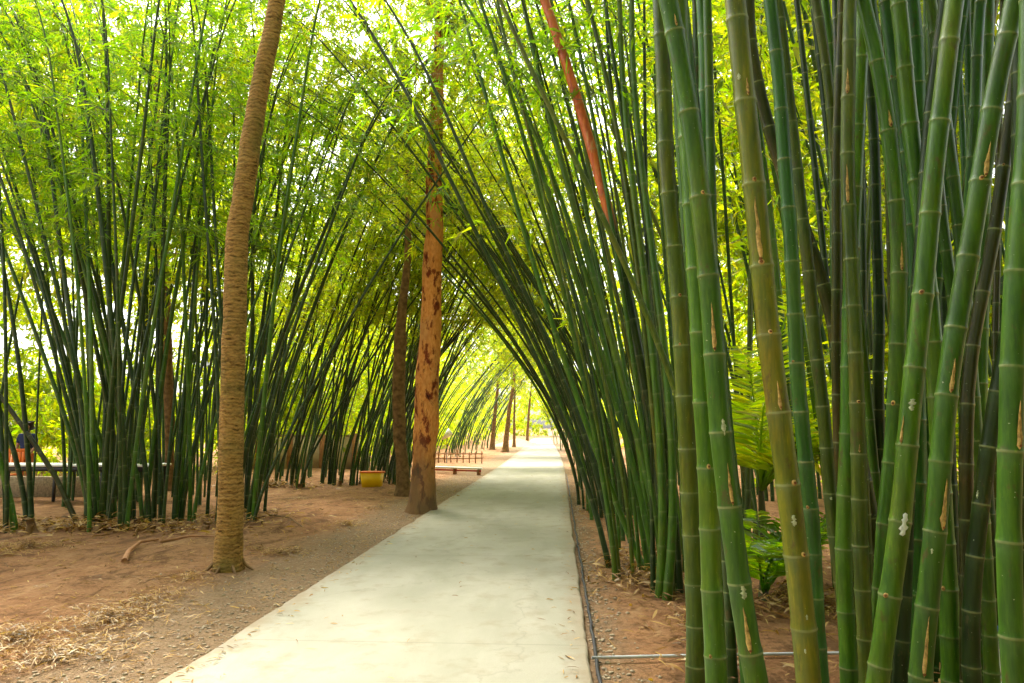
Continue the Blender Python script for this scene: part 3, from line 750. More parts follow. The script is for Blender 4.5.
# ---- sunlit thicket behind the bamboo, both sides and beyond the end of the path
def thicket(name, label, blobs, mat, big=1.0):
    C = []
    for (x, y, z, rx, ry, rz, n) in blobs:
        p = rng.normal(size=(n, 3)); p /= np.linalg.norm(p, axis=1)[:, None]
        p *= rng.uniform(.55, 1.05, n)[:, None] ** .5
        p = p * np.array([rx, ry, rz]) + np.array([x, y, z])
        f = np.array([mnoise.noise(Vector(q) * .75) for q in p])
        C.append(p[(f > -.12) & (p[:, 2] > .05)])
    C = np.vstack(C)
    O = rng.normal(size=C.shape); O[:, 2] = np.abs(O[:, 2]) * .3; O /= np.linalg.norm(O, axis=1)[:, None]
    V, T = tuft_leaves(C, O, 6, .34 * big, .085 * big)
    o = np_mesh(name, V, T, M[mat]); tag(o, label, 'thicket', kind='stuff'); return o
def U(a, b): return random.uniform(a, b)
bl = []
for k in range(84):      # behind the near left clump
    bl.append((U(-32, -13.5), U(13, 34), U(.8, 16), U(1.8, 3.2), U(1.5, 3), U(1.3, 2.6), 300))
for k in range(46):
    bl.append((U(-34, -14), U(16, 36), U(9, 20), 2.4, 2.4, 2.0, 260))
for k in range(44):      # behind the second thicket and on along the left side
    y = U(27, 75); bl.append((-U(9, 17) - (y - 27) * .05, y, U(2.6, 11), U(1.8, 3.2), U(1.5, 3), U(1.3, 2.6), 300))
for k in range(44):
    bl.append((U(-16, -8.5), U(48, 105), U(.6, 9), 2.2, 3, 2.2, 230))
for k in range(46):
    bl.append((U(-30, -12.5), U(22, 52), U(.4, 3), 2.2, 2.2, 1.5, 260))
for k in range(26):
    bl.append((U(-14, -7.5), U(31, 44), U(.5, 9), 1.8, 2, 1.8, 240))
for k in range(16):
    y = U(45, 100); bl.append((-U(10, 16), y, U(.5, 3), 2.5, 2.5, 1.6, 260))
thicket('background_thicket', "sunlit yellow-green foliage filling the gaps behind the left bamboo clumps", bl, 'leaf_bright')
bl = []
for k in range(50):
    bl.append((U(3.4, 9), U(12.5, 24), U(3, 15), 1.8, 1.8, 1.6, 260))
for k in range(60):
    x = U(6, 22); bl.append((x, U(10, 34), U(.6, 10), U(1.6, 3), U(1.6, 3), U(1.3, 2.6), 300))
for k in range(26):
    y = U(20, 70); bl.append((U(3.6, 8), y, U(1, 11), 2, 2.5, 1.8, 260))
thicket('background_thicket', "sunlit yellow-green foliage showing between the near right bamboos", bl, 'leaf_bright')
bl = []
for k in range(22):
    bl.append((U(-13, 7), U(136, 160), U(.5, 11), 3.5, 3, 2.6, 260))
for k in range(60):
    x = U(-60, 50); y = U(112, 140)
    if abs(x + 4) < 4: y += 22
    bl.append((x, y, U(.6, 16), U(3.5, 6), 3, U(2.5, 5), 260))
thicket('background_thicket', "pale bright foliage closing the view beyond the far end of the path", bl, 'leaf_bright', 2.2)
bl = []
for k in range(110):
    a = U(0, 6.283); r = U(55, 75); x, y = math.cos(a) * r, 20 + math.sin(a) * r * .9
    if y > 60: continue
    for z in (1.2, 5): bl.append((x, y, z, 5, 5, 2.6, 150))
thicket('background_thicket', "far belt of trees closing off the open ground on both sides", bl, 'leaf_bright', 2.6)

bl = []  # unseen foliage added round the camera so less light reaches the near culms frontally
for k in range(46):
    bl.append((U(4.2, 8), U(-9, 1.8), U(.5, 10), 1.7, 1.8, 1.8, 240))
for k in range(22):
    bl.append((U(-11.5, -7), U(-12, 4), U(.5, 8), 1.7, 1.8, 1.8, 240))
for k in range(22):
    bl.append((U(-9, 6), U(-16, -9), U(.5, 11), 2, 1.8, 1.8, 240))
for k in range(34):  # canopy added overhead, out of view, to cut light from above the camera
    bl.append((U(-7, 6), U(-9, 1), U(8.5, 12), 1.8, 1.8, 1.0, 240))
for k in range(20):
    bl.append((U(-9, 6), U(-16, -9), U(.5, 11), 2, 1.8, 1.8, 240))
thicket('background_thicket', "unseen foliage added behind and above the viewpoint to block light from the camera side", bl, 'leaf_green', 1.2)

# ------------------------------------------------------------------ trees
def trunk_obj(name, pts, widths, d, mat, parent, top, seg=20, ridge=0.0, rough=.04, flare=.35, bend=None):
    W = np.array([np.array(at_y(x, y, d)) for x, y in pts]); r = np.array(widths) * d / F / 2
    z = W[:, 2]; zz = np.arange(-.05, top, .06)
    o_ = np.argsort(z)
    cx = np.polyfit(z, W[:, 0], min(4, len(z) - 1)) 
    zc = np.clip(zz, z.min(), z.max()); x = np.polyval(cx, zc) + (zz - zc) * np.polyval(np.polyder(cx), zc) * .7
    rr = np.interp(zz, z[o_], r[o_]); rr = np.where(zz > z.max(), rr * np.maximum(.25, 1 - (zz - z.max()) / (top - z.max() + .01) * .6), rr)
    rr = rr * (1 + flare * np.exp(-np.maximum(zz, 0) / .22))
    x = x + np.array([.03 * mnoise.noise(Vector((q * .9, d, 0))) + .012 * mnoise.noise(Vector((q * 3, d, 0))) for q in zz])
    P = np.stack([x, np.full_like(x, d), zz], 1)
    a = np.arange(seg) * 2 * math.pi / seg
    RR = np.zeros((len(zz), seg))
    for i, q in enumerate(zz):
        for j, b in enumerate(a):
            RR[i, j] = rr[i] * (1 + rough * mnoise.noise(Vector((math.cos(b) * 1.6, math.sin(b) * 1.6, q * 1.4))) * 2 + rough * .6 * mnoise.noise(Vector((math.cos(b) * 4, math.sin(b) * 4, q * 6))) + flare * .5 * math.exp(-max(q, 0) / .15) * math.sin(b * 5 + 1) * .4)
        if ridge: RR[i] *= 1 + ridge * (1 - ((q * 9.5 + .5 * math.sin(q * 3) + 1.5 * mnoise.noise(Vector((q * 2, 0, 0)))) % 1.0))
    V, Q = tube_arrays(P, RR, seg)
    loc = np.array([P[0][0], d, 0])
    root = parent; root.location = tuple(loc)
    np_mesh('trunk', V - loc, Q, mat, parent=root, smooth=True)
    return P, rr, loc

def frond_mesh(length, nleaf, leaf_len, arch, up, lw=.045):
    """palm frond in local space: grows along +X from the origin"""
    t = np.linspace(0, 1, 16); x = length * np.sin(t * arch) / arch if arch else length * t
    ang = up - arch * t * 1.2
    P = np.zeros((16, 3)); st = length / 15
    for i in range(1, 16): P[i] = P[i-1] + st * np.array([math.cos(ang[i]), 0, math.sin(ang[i])])
    mb = MB(); mb.tube(P, np.linspace(.022, .004, 16) * (length / 2.2), 5)
    Vs = []; n = nleaf; B = []; D = []; Ls = []
    for i in range(n):
        q = .14 + .86 * i / (n - 1); c = np.array([np.interp(q, t, P[:, k]) for k in range(3)])
        ta = np.interp(q, t, ang); tv = np.array([math.cos(ta), 0, math.sin(ta)])
        for sg in (-1, 1):
            d = tv * .55 + np.array([0, sg, 0]) * .85 + np.array([0, 0, .12 - .5 * random.random() * .5])
            B.append(c); D.append(d / np.linalg.norm(d)); Ls.append(leaf_len * math.sin(min(1, .25 + q) * math.pi * .88 + .1) + .05)
    B = np.array(B); D = np.array(D); Ls = np.abs(np.array(Ls))
    V, T = leaves_arrays(B, D, Ls, np.full(len(B), lw))
    v0 = np.vstack(mb.V); q0 = np.vstack(mb.Q)
    return np.vstack([V, v0]), T, q0 + len(V)
def add_frond(parent, loc, az, length, nleaf, leaf_len, arch, up, mat, lw=.045, tag_label=None):
    V, T, Q = frond_mesh(length, nleaf, leaf_len, arch, up, lw)
    c, s_ = math.cos(az), math.sin(az)
    V = V @ np.array([[c, s_, 0], [-s_, c, 0], [0, 0, 1]]) + np.array(loc)
    o = np_mesh('frond', V, [T, Q], [M[mat]], parent=parent); return o

# ringed palm
rt = empty('palm_tree'); tag(rt, "tall ringed palm trunk curving right at the top, standing left of the path", 'palm tree')
P, rr, loc = trunk_obj('palm', [(229,566),(231,480),(232,400),(234,300),(238,230),(247,170),(262,80),(278,0)], [25,24,23,23,22,21,19,17], 8.46, M['palm_bark'], rt, 10.2, 24, .05, .018, .25)
mb = MB()
for k in range(9):
    a = k * .2417 * 6.283 / 6.283 * 1.0 + random.uniform(-.1, .1) if False else k * 6.283 / 9 + random.uniform(-.3, .3); r0 = .165; ln = random.uniform(.07, .16)
    mb.tube(np.array([(math.cos(a) * (r0 - .02), math.sin(a) * (r0 - .02), random.uniform(.06, .14)), (math.cos(a) * (r0 + ln * .4), math.sin(a) * (r0 + ln * .4), .03), (math.cos(a) * (r0 + ln), math.sin(a) * (r0 + ln), -.02)]), np.array([.02, .016, .009]), 6)
mb.build('root_mat', M['brown_bark'], rt, smooth=True)
for k in range(14):
    add_frond(rt, P[-1] - loc, k * 2.4, random.uniform(2.2, 2.9), 34, .55, 1.5, random.uniform(.2, 1.2), 'leaf_green')

def crown(parent, loc, top, r, n, mat, trunkP):
    """limbs and leaves"""
    mb = MB(); C = []
    for k in range(9):
        a = random.uniform(0, 6.28); q = random.uniform(.86, .99); i = int(q * (len(trunkP) - 1)); b = trunkP[i] - loc
        e = b + np.array([math.cos(a) * r * random.uniform(.5, 1), math.sin(a) * r * random.uniform(.5, 1), random.uniform(.6, 2.2)])
        m = (b + e) / 2 + rng.normal(size=3) * .15
        mb.tube(np.array([b, m, e]), np.array([.07, .045, .015]), 6, False)
        for _ in range(n): 
            f = random.uniform(.4, 1.1); C.append(b + (e - b) * f + rng.normal(size=3) * .5)
    mb.build('limbs', M['brown_bark'], parent, smooth=True)
    C = np.array(C); O = rng.normal(size=C.shape); O /= np.linalg.norm(O, axis=1)[:, None]
    V, T = tuft_leaves(C, O, 6, .2, .05); np_mesh('crown', V, T, M[mat], parent=parent)
rt = empty('tree'); tag(rt, "straight tree with peeling red-orange bark at the left edge of the path", 'tree')
P, rr, loc = trunk_obj('t', [(422,510),(424,460),(428,380),(431,300),(434,220),(436,150),(438,80)], [25,23,24,21,18,15,13], 14.4, M['red_bark'], rt, 11, 22, 0, .07, .35)
crown(rt, loc, 11, 2.2, 16, 'leaf_olive', P)
rt = empty('tree'); tag(rt, "slim brown tree trunk just left of the peeling red-barked tree", 'tree')
P, rr, loc = trunk_obj('t', [(402,494),(401,450),(399,390),(400,340),(405,290),(408,240)], [13,12,13,13,8,7], 17.7, M['brown_bark'], rt, 11, 16, 0, .09, .5)
crown(rt, loc, 11, 1.8, 30, 'leaf_olive', P)
# trees farther along
for (px, py, wpx, h, ln, lab) in ((505, 452, 6, 9, .8, "dark brown tree where the left bamboo ends, far along the path"),
                              (514, 447, 3, 7, .1, "thin straight pole-like tree trunk beside the far left sand heap"),
                              (527, 443, 3, 9, .5, "slim brown tree standing near the far end of the path"),
                              (492, 450, 5, 9, .6, "dark tree trunk at the shadowed foot of the far left bamboo")):
    b = ground_at(px, py); d = b.y; rt = empty('tree'); tag(rt, lab, 'tree')
    x1 = 559 + (b.x + ln - 0) / d * F
    P, rr, loc = trunk_obj('t', [(px, py), (px + (x1 - px) * .0 + ln * 3, py - 25), (px + ln * 9, py - 60)], [wpx, wpx * .8, wpx * .6], d, M['brown_bark'], rt, h, 10, 0, .08, .6)
    crown(rt, loc, h, 3.0, 60, 'leaf_olive', P)
for (px, d, h, lab) in ((150, 19, 12, "brown tree trunk rising among the upper leaves of the near left clump"),):
    rt = empty('tree'); tag(rt, lab, 'tree')
    P, rr, loc = trunk_obj('t', [(168, 480), (165, 300), (158, 160), (153, 60)], [12, 11, 10, 8], d, M['brown_bark'], rt, h, 12, 0, .08, .4)
    crown(rt, loc, h, 2.6, 30, 'leaf_green', P)

# ------------------------------------------------------------------ undergrowth palms on the right
def young_palm(px, py, n, ln, lab, mat='leaf_green', up=(.7, 1.35), z=None, lw=.05, ll=.42, stem=.0, nl=26, grp='young palms behind the near bamboos'):
    b = ground_at(px, py); rt = empty('young_palm', (b.x, b.y, 0)); tag(rt, lab, 'palm', grp)
    for k in range(n):
        add_frond(rt, (0, 0, .02 + stem), -1.9 + (k * .618 % 1) * 3.8, ln * random.uniform(.75, 1.15), nl, ll, random.uniform(.7, 1.2), random.uniform(*up), mat, lw)
    mb = MB()
    mb.tube(np.array([(0, 0, -.03), (.01, 0, .1 + stem * .5), (0, 0, .22 + stem)]), np.array([.05, .045, .02]), 8)
    mb.build('stem', M['twig'], rt, smooth=True)
young_palm(763, 600, 8, 1.5, "young green palm with stiff upright fronds left of the yellow-olive bamboo", 'leaf_green', (1.0, 1.45))
young_palm(764, 578, 17, 2.3, "leafy palm with broad feathery fronds in the gap left of the yellow-olive bamboo", 'leaf_bright', (.85, 1.5), stem=.9, ll=.5, lw=.036, nl=38)
young_palm(880, 545, 11, 2.9, "arching palm behind the near right bamboos, fronds showing as pale stripes", 'leaf_bright', (.7, 1.3), stem=.8, ll=.6)
young_palm(985, 540, 10, 2.8, "palm with curved fronds behind the rightmost bamboos", 'leaf_bright', (.7, 1.3), stem=.8, ll=.6)

# ------------------------------------------------------------------ litter, gravel, stumps, fallen branches
def strips(C, Lr, Wr, mat, name, label, flat=.25):
    n = len(C); a = rng.uniform(0, 6.283, n); D = np.stack([np.cos(a), np.sin(a), rng.normal(size=n) * flat], 1); D /= np.linalg.norm(D, axis=1)[:, None]
    L = rng.uniform(*Lr, n); W = rng.uniform(*Wr, n)
    S = np.stack([-np.sin(a), np.cos(a), rng.normal(size=n) * .4], 1); N = np.cross(D, S); N[N[:, 2] < 0] *= -1
    L_, W_ = L[:, None], W[:, None]
    curl = rng.uniform(.0, .22, n)[:, None]
    v = [C - D*L_*.5, C - D*L_*.2 + S*W_*.5 + N*L_*curl*.6, C - D*L_*.2 - S*W_*.5 + N*L_*curl*.6, C + D*L_*.2 + S*W_*.45 + N*L_*curl*.6, C + D*L_*.2 - S*W_*.45 + N*L_*curl*.6, C + D*L_*.5]
    V = np.stack(v, 1).reshape(-1, 3); i = np.arange(n)[:, None] * 6
    T = np.concatenate([i + np.array([[0, 1, 2]]), i + np.array([[5, 4, 3]])], 0); Q = i + np.array([[1, 3, 4, 2]])
    o = np_mesh(name, V, [T, Q], M[mat]); tag(o, label, 'leaf litter', kind='stuff'); return o
def patch(cx, cy, rx, ry, n, pile=.05, rot=0):
    a = rng.uniform(0, 6.283, n); r = np.abs(rng.normal(size=n)) * .6
    x = np.cos(a) * r * rx; y = np.sin(a) * r * ry
    X = cx + x * math.cos(rot) - y * math.sin(rot); Y = cy + x * math.sin(rot) + y * math.cos(rot)
    z = np.array([hgt(p, q) for p, q in zip(X, Y)]) + .012 + np.abs(rng.normal(size=n)) * pile * np.exp(-r * r)
    ok = (X < PL - .05) | (X > PR + .08)
    return np.stack([X, Y, z], 1)[ok]
C = []
for (px, py, rx, ry, n, pile) in ((110, 620, .5, .75, 480, .04), (60, 655, .7, .55, 380, .04), (150, 600, .45, .7, 200, .02), (20, 640, .5, .8, 300, .03), (190, 580, .4, .6, 120, .02),
                                  (282, 553, .36, .4, 240, .03), (258, 550, .2, .25, 80, .02), (347, 525, .3, .5, 160, .03), (300, 500, .4, .6, 70, .02), (30, 548, .6, .4, 260, .04), (5, 555, .5, .4, 130, .03),
                                  (380, 508, .3, .7, 60, .02)):
    b = ground_at(px, py); C.append(patch(b.x, b.y, rx, ry, n, pile))
sx = rng.uniform(-9, -2.6, 3200); sy = 3.5 + rng.uniform(0, 1, 3200) ** 1.4 * 22
C.append(np.stack([sx, sy, np.array([hgt(p, q) for p, q in zip(sx, sy)]) + .008], 1))
C = np.vstack(C)
strips(np.repeat(C, 3, 0) + rng.normal(size=(len(C) * 3, 3)) * np.array([.03, .03, .004]), (.02, .14), (.003, .010), 'litter', 'leaf_litter', "heaps of straw-coloured dead bamboo leaves on the bare soil left of the path")
C = []
for (x, y, rx, ry, n) in ((-7.3, 11.6, 2.2, .9, 1500), (-5.6, 12.6, 1.2, 1.0, 700), (-8.6, 11.6, 1.0, 1.2, 500), (-7.8, 20.2, 1.8, .8, 700), (-5.2, 21.2, 1.0, .6, 260), (-6, 41, 2, 3, 300)):
    C.append(patch(x, y, rx, ry, n, .09))
strips(np.vstack(C), (.05, .22), (.01, .035), 'litter', 'leaf_litter', "brown dry sheaths and leaves piled at the feet of the left bamboo clumps")
C = []
for (x, y, rx, ry, n) in ((.95, 8.0, .7, .8, 700), (.75, 8.9, .5, .9, 420), (2.2, 7.0, 1.2, .9, 900), (.9, 14.4, .6, 1.2, 400), (3.4, 6.3, 1.3, 1.2, 700), (2.2, 4.8, 2.2, 1.0, 500), (1.0, 6.2, .7, 1.2, 160), (1.2, 10, .7, 1, 300), (3.6, 8.5, 2, 1.5, 700)):
    C.append(patch(x, y, rx, ry, n, .07))
strips(np.vstack(C), (.04, .20), (.007, .024), 'litter', 'leaf_litter', "dry curled sheaths strewn round the feet of the right bamboo clumps")

px_ = np.concatenate([rng.uniform(PL + .05, PR - .05, 130), PL + .05 + np.abs(rng.normal(size=260)) * .12, PR - .05 - np.abs(rng.normal(size=160)) * .09]); py_ = 3.6 + rng.uniform(0, 1, 550) ** 1.4 * 22
strips(np.stack([px_, py_, np.full(550, PT + .006)], 1), (.03, .11), (.004, .011), 'litter', 'leaf_litter', "few dry leaves scattered on the pale concrete path", .04)

def stones(n, region, rr, label):
    t = (1 + 5 ** .5) / 2
    ico = np.array([(-1,t,0),(1,t,0),(-1,-t,0),(1,-t,0),(0,-1,t),(0,1,t),(0,-1,-t),(0,1,-t),(t,0,-1),(t,0,1),(-t,0,-1),(-t,0,1)]) / 1.9
    fc = np.array([(0,11,5),(0,5,1),(0,1,7),(0,7,10),(0,10,11),(1,5,9),(5,11,4),(11,10,2),(10,7,6),(7,1,8),(3,9,4),(3,4,2),(3,2,6),(3,6,8),(3,8,9),(4,9,5),(2,4,11),(6,2,10),(8,6,7),(9,8,1)])
    V = []; T = []
    for k in range(n):
        x, y = region(); r = random.uniform(*rr) ** 1.0
        M3 = np.diag([random.uniform(.7, 1.3), random.uniform(.7, 1.3), random.uniform(.4, .8)]) * r
        a = random.uniform(0, 6.28); Rz = np.array([[math.cos(a), math.sin(a), 0], [-math.sin(a), math.cos(a), 0], [0, 0, 1]])
        V.append((ico + rng.normal(size=ico.shape) * .12) @ M3 @ Rz + np.array([x, y, hgt(x, y) + r * .2])); T.append(fc + 12 * k)
    o = np_mesh('gravel', np.vstack(V), np.vstack(T), M['stone']); tag(o, label, 'gravel', kind='stuff')
stones(2600, lambda: (PL - .03 - abs(random.gauss(0, .55)), 3.5 + random.random() ** 1.6 * 22), (.005, .018), "small grey stones scattered in the dirt verge along the left path edge")
stones(1100, lambda: (PR + .04 + abs(random.gauss(0, .14)), 3.5 + random.random() ** 1.6 * 18), (.005, .02), "small grey stones and dirt crumbs along the right path edge")

# short stumps of cut culms at the feet of the clumps
ST = [(28,535,.16,"short cut bamboo stump standing at the far left in front of the near left clump"), (34,533,.2,"taller of two cut bamboo stumps at the far left of the near left clump"), (120,528,.1,None),(150,532,.12,None),(175,530,.1,None),(138,527,.14,None),(96,533,.1,None),(205,530,.12,None),(248,487,.15,None),(300,488,.12,None),(340,486,.16,None)]
for (px, py, h, lab) in ST:
    b = ground_at(px, py); mb = MB(); r = random.uniform(.045, .065); tl = rng.normal(size=2) * .03
    zz = np.array([-.03, .03, h * .55, h * .6, h]); mb.tube(np.stack([tl[0] * zz / h, tl[1] * zz / h, zz], 1), np.array([1.25, 1.05, 1, 1.08, .98]) * r, 12)
    o = mb.build('bamboo_stump', M['brown_bark'], loc=None, smooth=False); o.location = (b.x, b.y, hgt(b.x, b.y))
    near = py > 500
    tag(o, lab or ("low brown bamboo stump in the dead leaves before the near left clump" if near else "low brown bamboo stump at the foot of the second left thicket"), 'stump', 'cut stumps by the near left clump' if near else 'cut stumps by the second left thicket')
def root_knob(px, py, r, lab):
    b = ground_at(px, py); n = 14; m = 9; V = []
    for i in range(m):
        t = i / (m - 1) * 1.6
        for j in range(n):
            a = j * 2 * math.pi / n; q = r * math.cos(t * .95) * (1 + .35 * mnoise.noise(Vector((math.cos(a) * 2, math.sin(a) * 2, t * 2 + px))))
            V.append((q * math.cos(a), q * math.sin(a), r * 1.1 * math.sin(t * .95) - .03))
    V = np.array(V); i = np.arange(m - 1)[:, None] * n; j = np.arange(n)[None]; k = (j + 1) % n
    Q = np.stack([i + j, i + k, i + n + k, i + n + j], -1).reshape(-1, 4)
    o = np_mesh('root_knob', V, Q, M['brown_bark'], loc=(b.x, b.y, 0), smooth=True); tag(o, lab, 'root', 'root knobs of the second right clump')
root_knob(640, 580, .12, "largest brown root knob at the foot of the second right clump")
root_knob(604, 566, .07, "small root knob where the leftmost culms of the second right clump begin")
root_knob(668, 596, .09, "root knob at the nearest foot of the second right clump")
root_knob(788, 596, .13, "dark rotten stump low down between the yellow-olive bamboo and the young palm")

def branch(pts, r, name, lab, mat='twig', twigs=()):
    W = [ground_at(x, y) for x, y in pts]; P = np.array([(p.x, p.y, hgt(p.x, p.y) + r * .8 + h) for p, h in zip(W, [0] * len(W))])
    P[1:-1, 2] += .03
    mb = MB(); mb.tube(P - P[0], np.linspace(r, r * .4, len(P)), 8)
    for (i, dx, dy, dz) in twigs: mb.tube(np.array([P[i] - P[0], P[i] - P[0] + (dx, dy, dz)]), np.array([r * .5, r * .2]), 6)
    o = mb.build(name, M[mat], smooth=True); o.location = tuple(P[0]); tag(o, lab, 'branch'); return o
branch([(241,530),(252,524),(272,521),(290,523),(303,529)], .02, 'fallen_branch', "curved dark fallen branch lying on the soil right of the ringed palm trunk", 'brown_bark')
branch([(124,569),(128,560),(140,547),(158,543)], .035, 'fallen_branch', "stubby broken cane with a pale cut end pointing at the viewer on the left soil", 'wood')
branch([(160,546),(190,544),(216,542)], .022, 'fallen_branch', "straight fallen cane lying against the left side of the ringed palm trunk", 'wood')
branch([(134,537),(139,528),(145,521)], .022, 'fallen_branch', "pale dry stick poking up from the foot of the near left clump", 'litter')
branch([(688,590),(715,597),(745,606),(800,624)], .018, 'fallen_branch', "long pale dried cane lying behind the free-standing bright green bamboo", 'litter')

# conduit and cable on the right
a = ground_at(592, 662); b = ground_at(1010, 654)
mb = MB(); P = np.array([a.lerp(b, t) for t in np.linspace(0, 1, 14)]); P[:, 2] = .028; P[:, 0] += .0; P[:, 1] += np.sin(np.linspace(0, 5, 14)) * .01
mb.tube(P - P[0], .011, 10); o = mb.build('plastic_pipe', M['pvc'], smooth=True); o.location = tuple(P[0]); tag(o, "thin light grey plastic pipe lying across the bare soil right of the path", 'pipe')
ys = np.arange(1.5, 26, .12); P = np.array([(PR + .055 + .018 * mnoise.noise(Vector((y * 1.3, 0, 0))) + .012 * mnoise.noise(Vector((y * 5, 0, 0))), y, .02 + .008 * mnoise.noise(Vector((y * 2, 4, 0)))) for y in ys])
mb = MB(); mb.tube(P - P[0], .012, 8); o = mb.build('cable', M['black_rubber'], smooth=True); o.location = tuple(P[0]); tag(o, "dark wavy cable running along the right edge of the path", 'cable')

# blue tipped pegs
for (px, py, d, lab) in ((962, 640, 4.9, "blue-tipped peg showing beside the stout lower right culm"), (996, 632, 5.1, "blue-tipped peg showing beside the thickest right-hand bamboo")):
    p = at_y(px, py, d); rt = empty('garden_peg', (p.x, d, 0)); tag(rt, lab, 'peg', 'blue-tipped garden pegs')
    mb = MB(); mb.tube(np.array([(0, 0, -.02), (.0, 0, p.z + .02), (.0, 0, p.z + .12)]), np.array([.011, .011, .009]), 8); mb.build('stake', M['white'], rt, smooth=True)
    mb = MB(); mb.tube(np.array([(0, 0, p.z - .05), (0, 0, p.z - .04), (0, 0, p.z + .03), (0, 0, p.z + .05)]), np.array([.012, .021, .018, .006]), 12); mb.build('cap', M['blue'], rt, smooth=True)

# ------------------------------------------------------------------ yellow tub
b = ground_at(372, 489); rt = empty('plastic_tub', (b.x, b.y, hgt(b.x, b.y) - .005)); tag(rt, "yellow plastic tub with orange-red rim standing before the left bamboo thicket", 'tub')
def tapered(z0, z1, w0, d0, w1, d1, t=.012):
    mb = MB(); P = []
    for (z, w_, d_) in ((z0, w0, d0), (z1, w1, d1), (z1, w1 - t * 2, d1 - t * 2), (z0 + t, w0 - t * 2, d0 - t * 2)):
        c = min(w_, d_) * .12
        x, y = w_ / 2, d_ / 2
        P += [(-x + c, -y, z), (x - c, -y, z), (x, -y + c, z), (x, y - c, z), (x - c, y, z), (-x + c, y, z), (-x, y - c, z), (-x, -y + c, z)]
    Q = []
    for k in range(3):
        for j in range(8): Q.append((k*8+j, k*8+(j+1) % 8, k*8+8+(j+1) % 8, k*8+8+j))
    Q += [(24,25,26,31),(31,26,27,30),(30,27,28,29),(7,2,1,0),(6,3,2,7),(5,4,3,6)]
    mb.add(np.array(P), Q); return mb
tapered(0, .39, .48, .38, .56, .44).build('tub_body', M['yellow'], rt)
tapered(.375, .405, .60, .47, .605, .475, .03).build('rim', M['tub_rim'], rt)
for sx in (-1, 1):
    mb = MB(); mb.tube(np.array([(sx*.29, -.08, .38), (sx*.325, -.07, .37), (sx*.325, .07, .37), (sx*.29, .08, .38)]), .010, 8); mb.build('handle', M['red'], rt, smooth=True)

# ------------------------------------------------------------------ rails far left of the path
def rail_frame(px0, px1, py, h, lab, posts, top_mat, post_mat, two=True, depthy=.0):
    a = ground_at(px0, py); b = ground_at(px1, py + depthy); rt = empty('low_fence', (a.x, a.y, 0)); tag(rt, lab, 'fence')
    v = np.array((b.x - a.x, b.y - a.y)); L = np.hypot(*v); an = math.atan2(v[1], v[0])
    mb = MB(); mb.box((v[0] / 2, v[1] / 2, h), (L, .06, .05), an); mb.build('rail', M[top_mat], rt)
    if two: mb = MB(); mb.box((v[0] / 2, v[1] / 2, h * .5), (L, .04, .04), an); mb.build('rail', M[post_mat], rt)
    for k in range(posts):
        t = (k + .03) / (posts - .94) * .98; hh = h * random.uniform(1.15, 1.5) if two else h - .03
        mb = MB(); mb.box((v[0] * t, v[1] * t, hh / 2 - .02), (.05, .05, hh), an, .006); mb.build('post', M[post_mat], rt)
rail_frame(432, 483, 463, .42, "low rail with thin uprights across the soil behind the peeling red tree", 9, 'wood', 'wood')
a = ground_at(430, 473); b = ground_at(481, 475); rt = empty('barrier_board', (a.x, a.y, 0)); tag(rt, "low white and red board on short legs right of the peeling red tree", 'board')
v = np.array((b.x - a.x, b.y - a.y)); L = np.hypot(*v); an = math.atan2(v[1], v[0])
mb = MB(); mb.box((v[0]/2, v[1]/2, .22), (L, .22, .05), an, .008); mb.build('white_board', M['white'], rt)
mb = MB(); mb.box((v[0]/2, v[1]/2 + .01, .13), (L, .05, .05), an, .008); mb.build('red_board', M['red'], rt)
for t in (.04, .5, .96):
    mb = MB(); mb.box((v[0]*t, v[1]*t, .09), (.05, .18, .19), an); mb.build('leg', M['wood'], rt)
# white sign board
p = at_y(447, 434, 34); rt = empty('sign_board', (p.x, 34, 0)); tag(rt, "small blank white panel tilted on a thin stake beside the far left bamboo", 'sign')
mb = MB(); mb.tube(np.array([(0, 0, -.05), (0, 0, p.z + .1)]), .02, 8); mb.build('post', M['dark'], rt)
mb = MB(); V = []
for y in (-.03, -.05):
    V += [(-.28, y, p.z - .30), (.10, y, p.z - .14), (.27, y, p.z + .02), (.06, y, p.z + .28)]
V = np.array(V); mb.add(V, [(0,1,2,3)[::-1], (4,5,6,7), (0,1,5,4), (1,2,6,5), (2,3,7,6), (3,0,4,7)]); mb.build('panel', M['white'], rt)
# sand heap
b = ground_at(518, 446); V = []; n, m = 28, 9
for i in range(m):
    t = i / (m - 1)
    for j in range(n):
        a = j * 2 * math.pi / n; r = (1 - t) * (1 + .2 * mnoise.noise(Vector((math.cos(a), math.sin(a), t)))); V.append((r * 2.4 * math.cos(a), r * 3 * math.sin(a), .75 * t ** .8 - .05))
i = np.arange(m - 1)[:, None] * n; j = np.arange(n)[None]; k = (j + 1) % n
o = np_mesh('sand_heap', np.array(V), np.stack([i+j, i+k, i+n+k, i+n+j], -1).reshape(-1, 4), mat_plain('sand', (.52, .33, .17), .95, .2), loc=(b.x, b.y, 0), smooth=True); tag(o, "pale mound of sand beside the far left side of the path", 'sand heap')

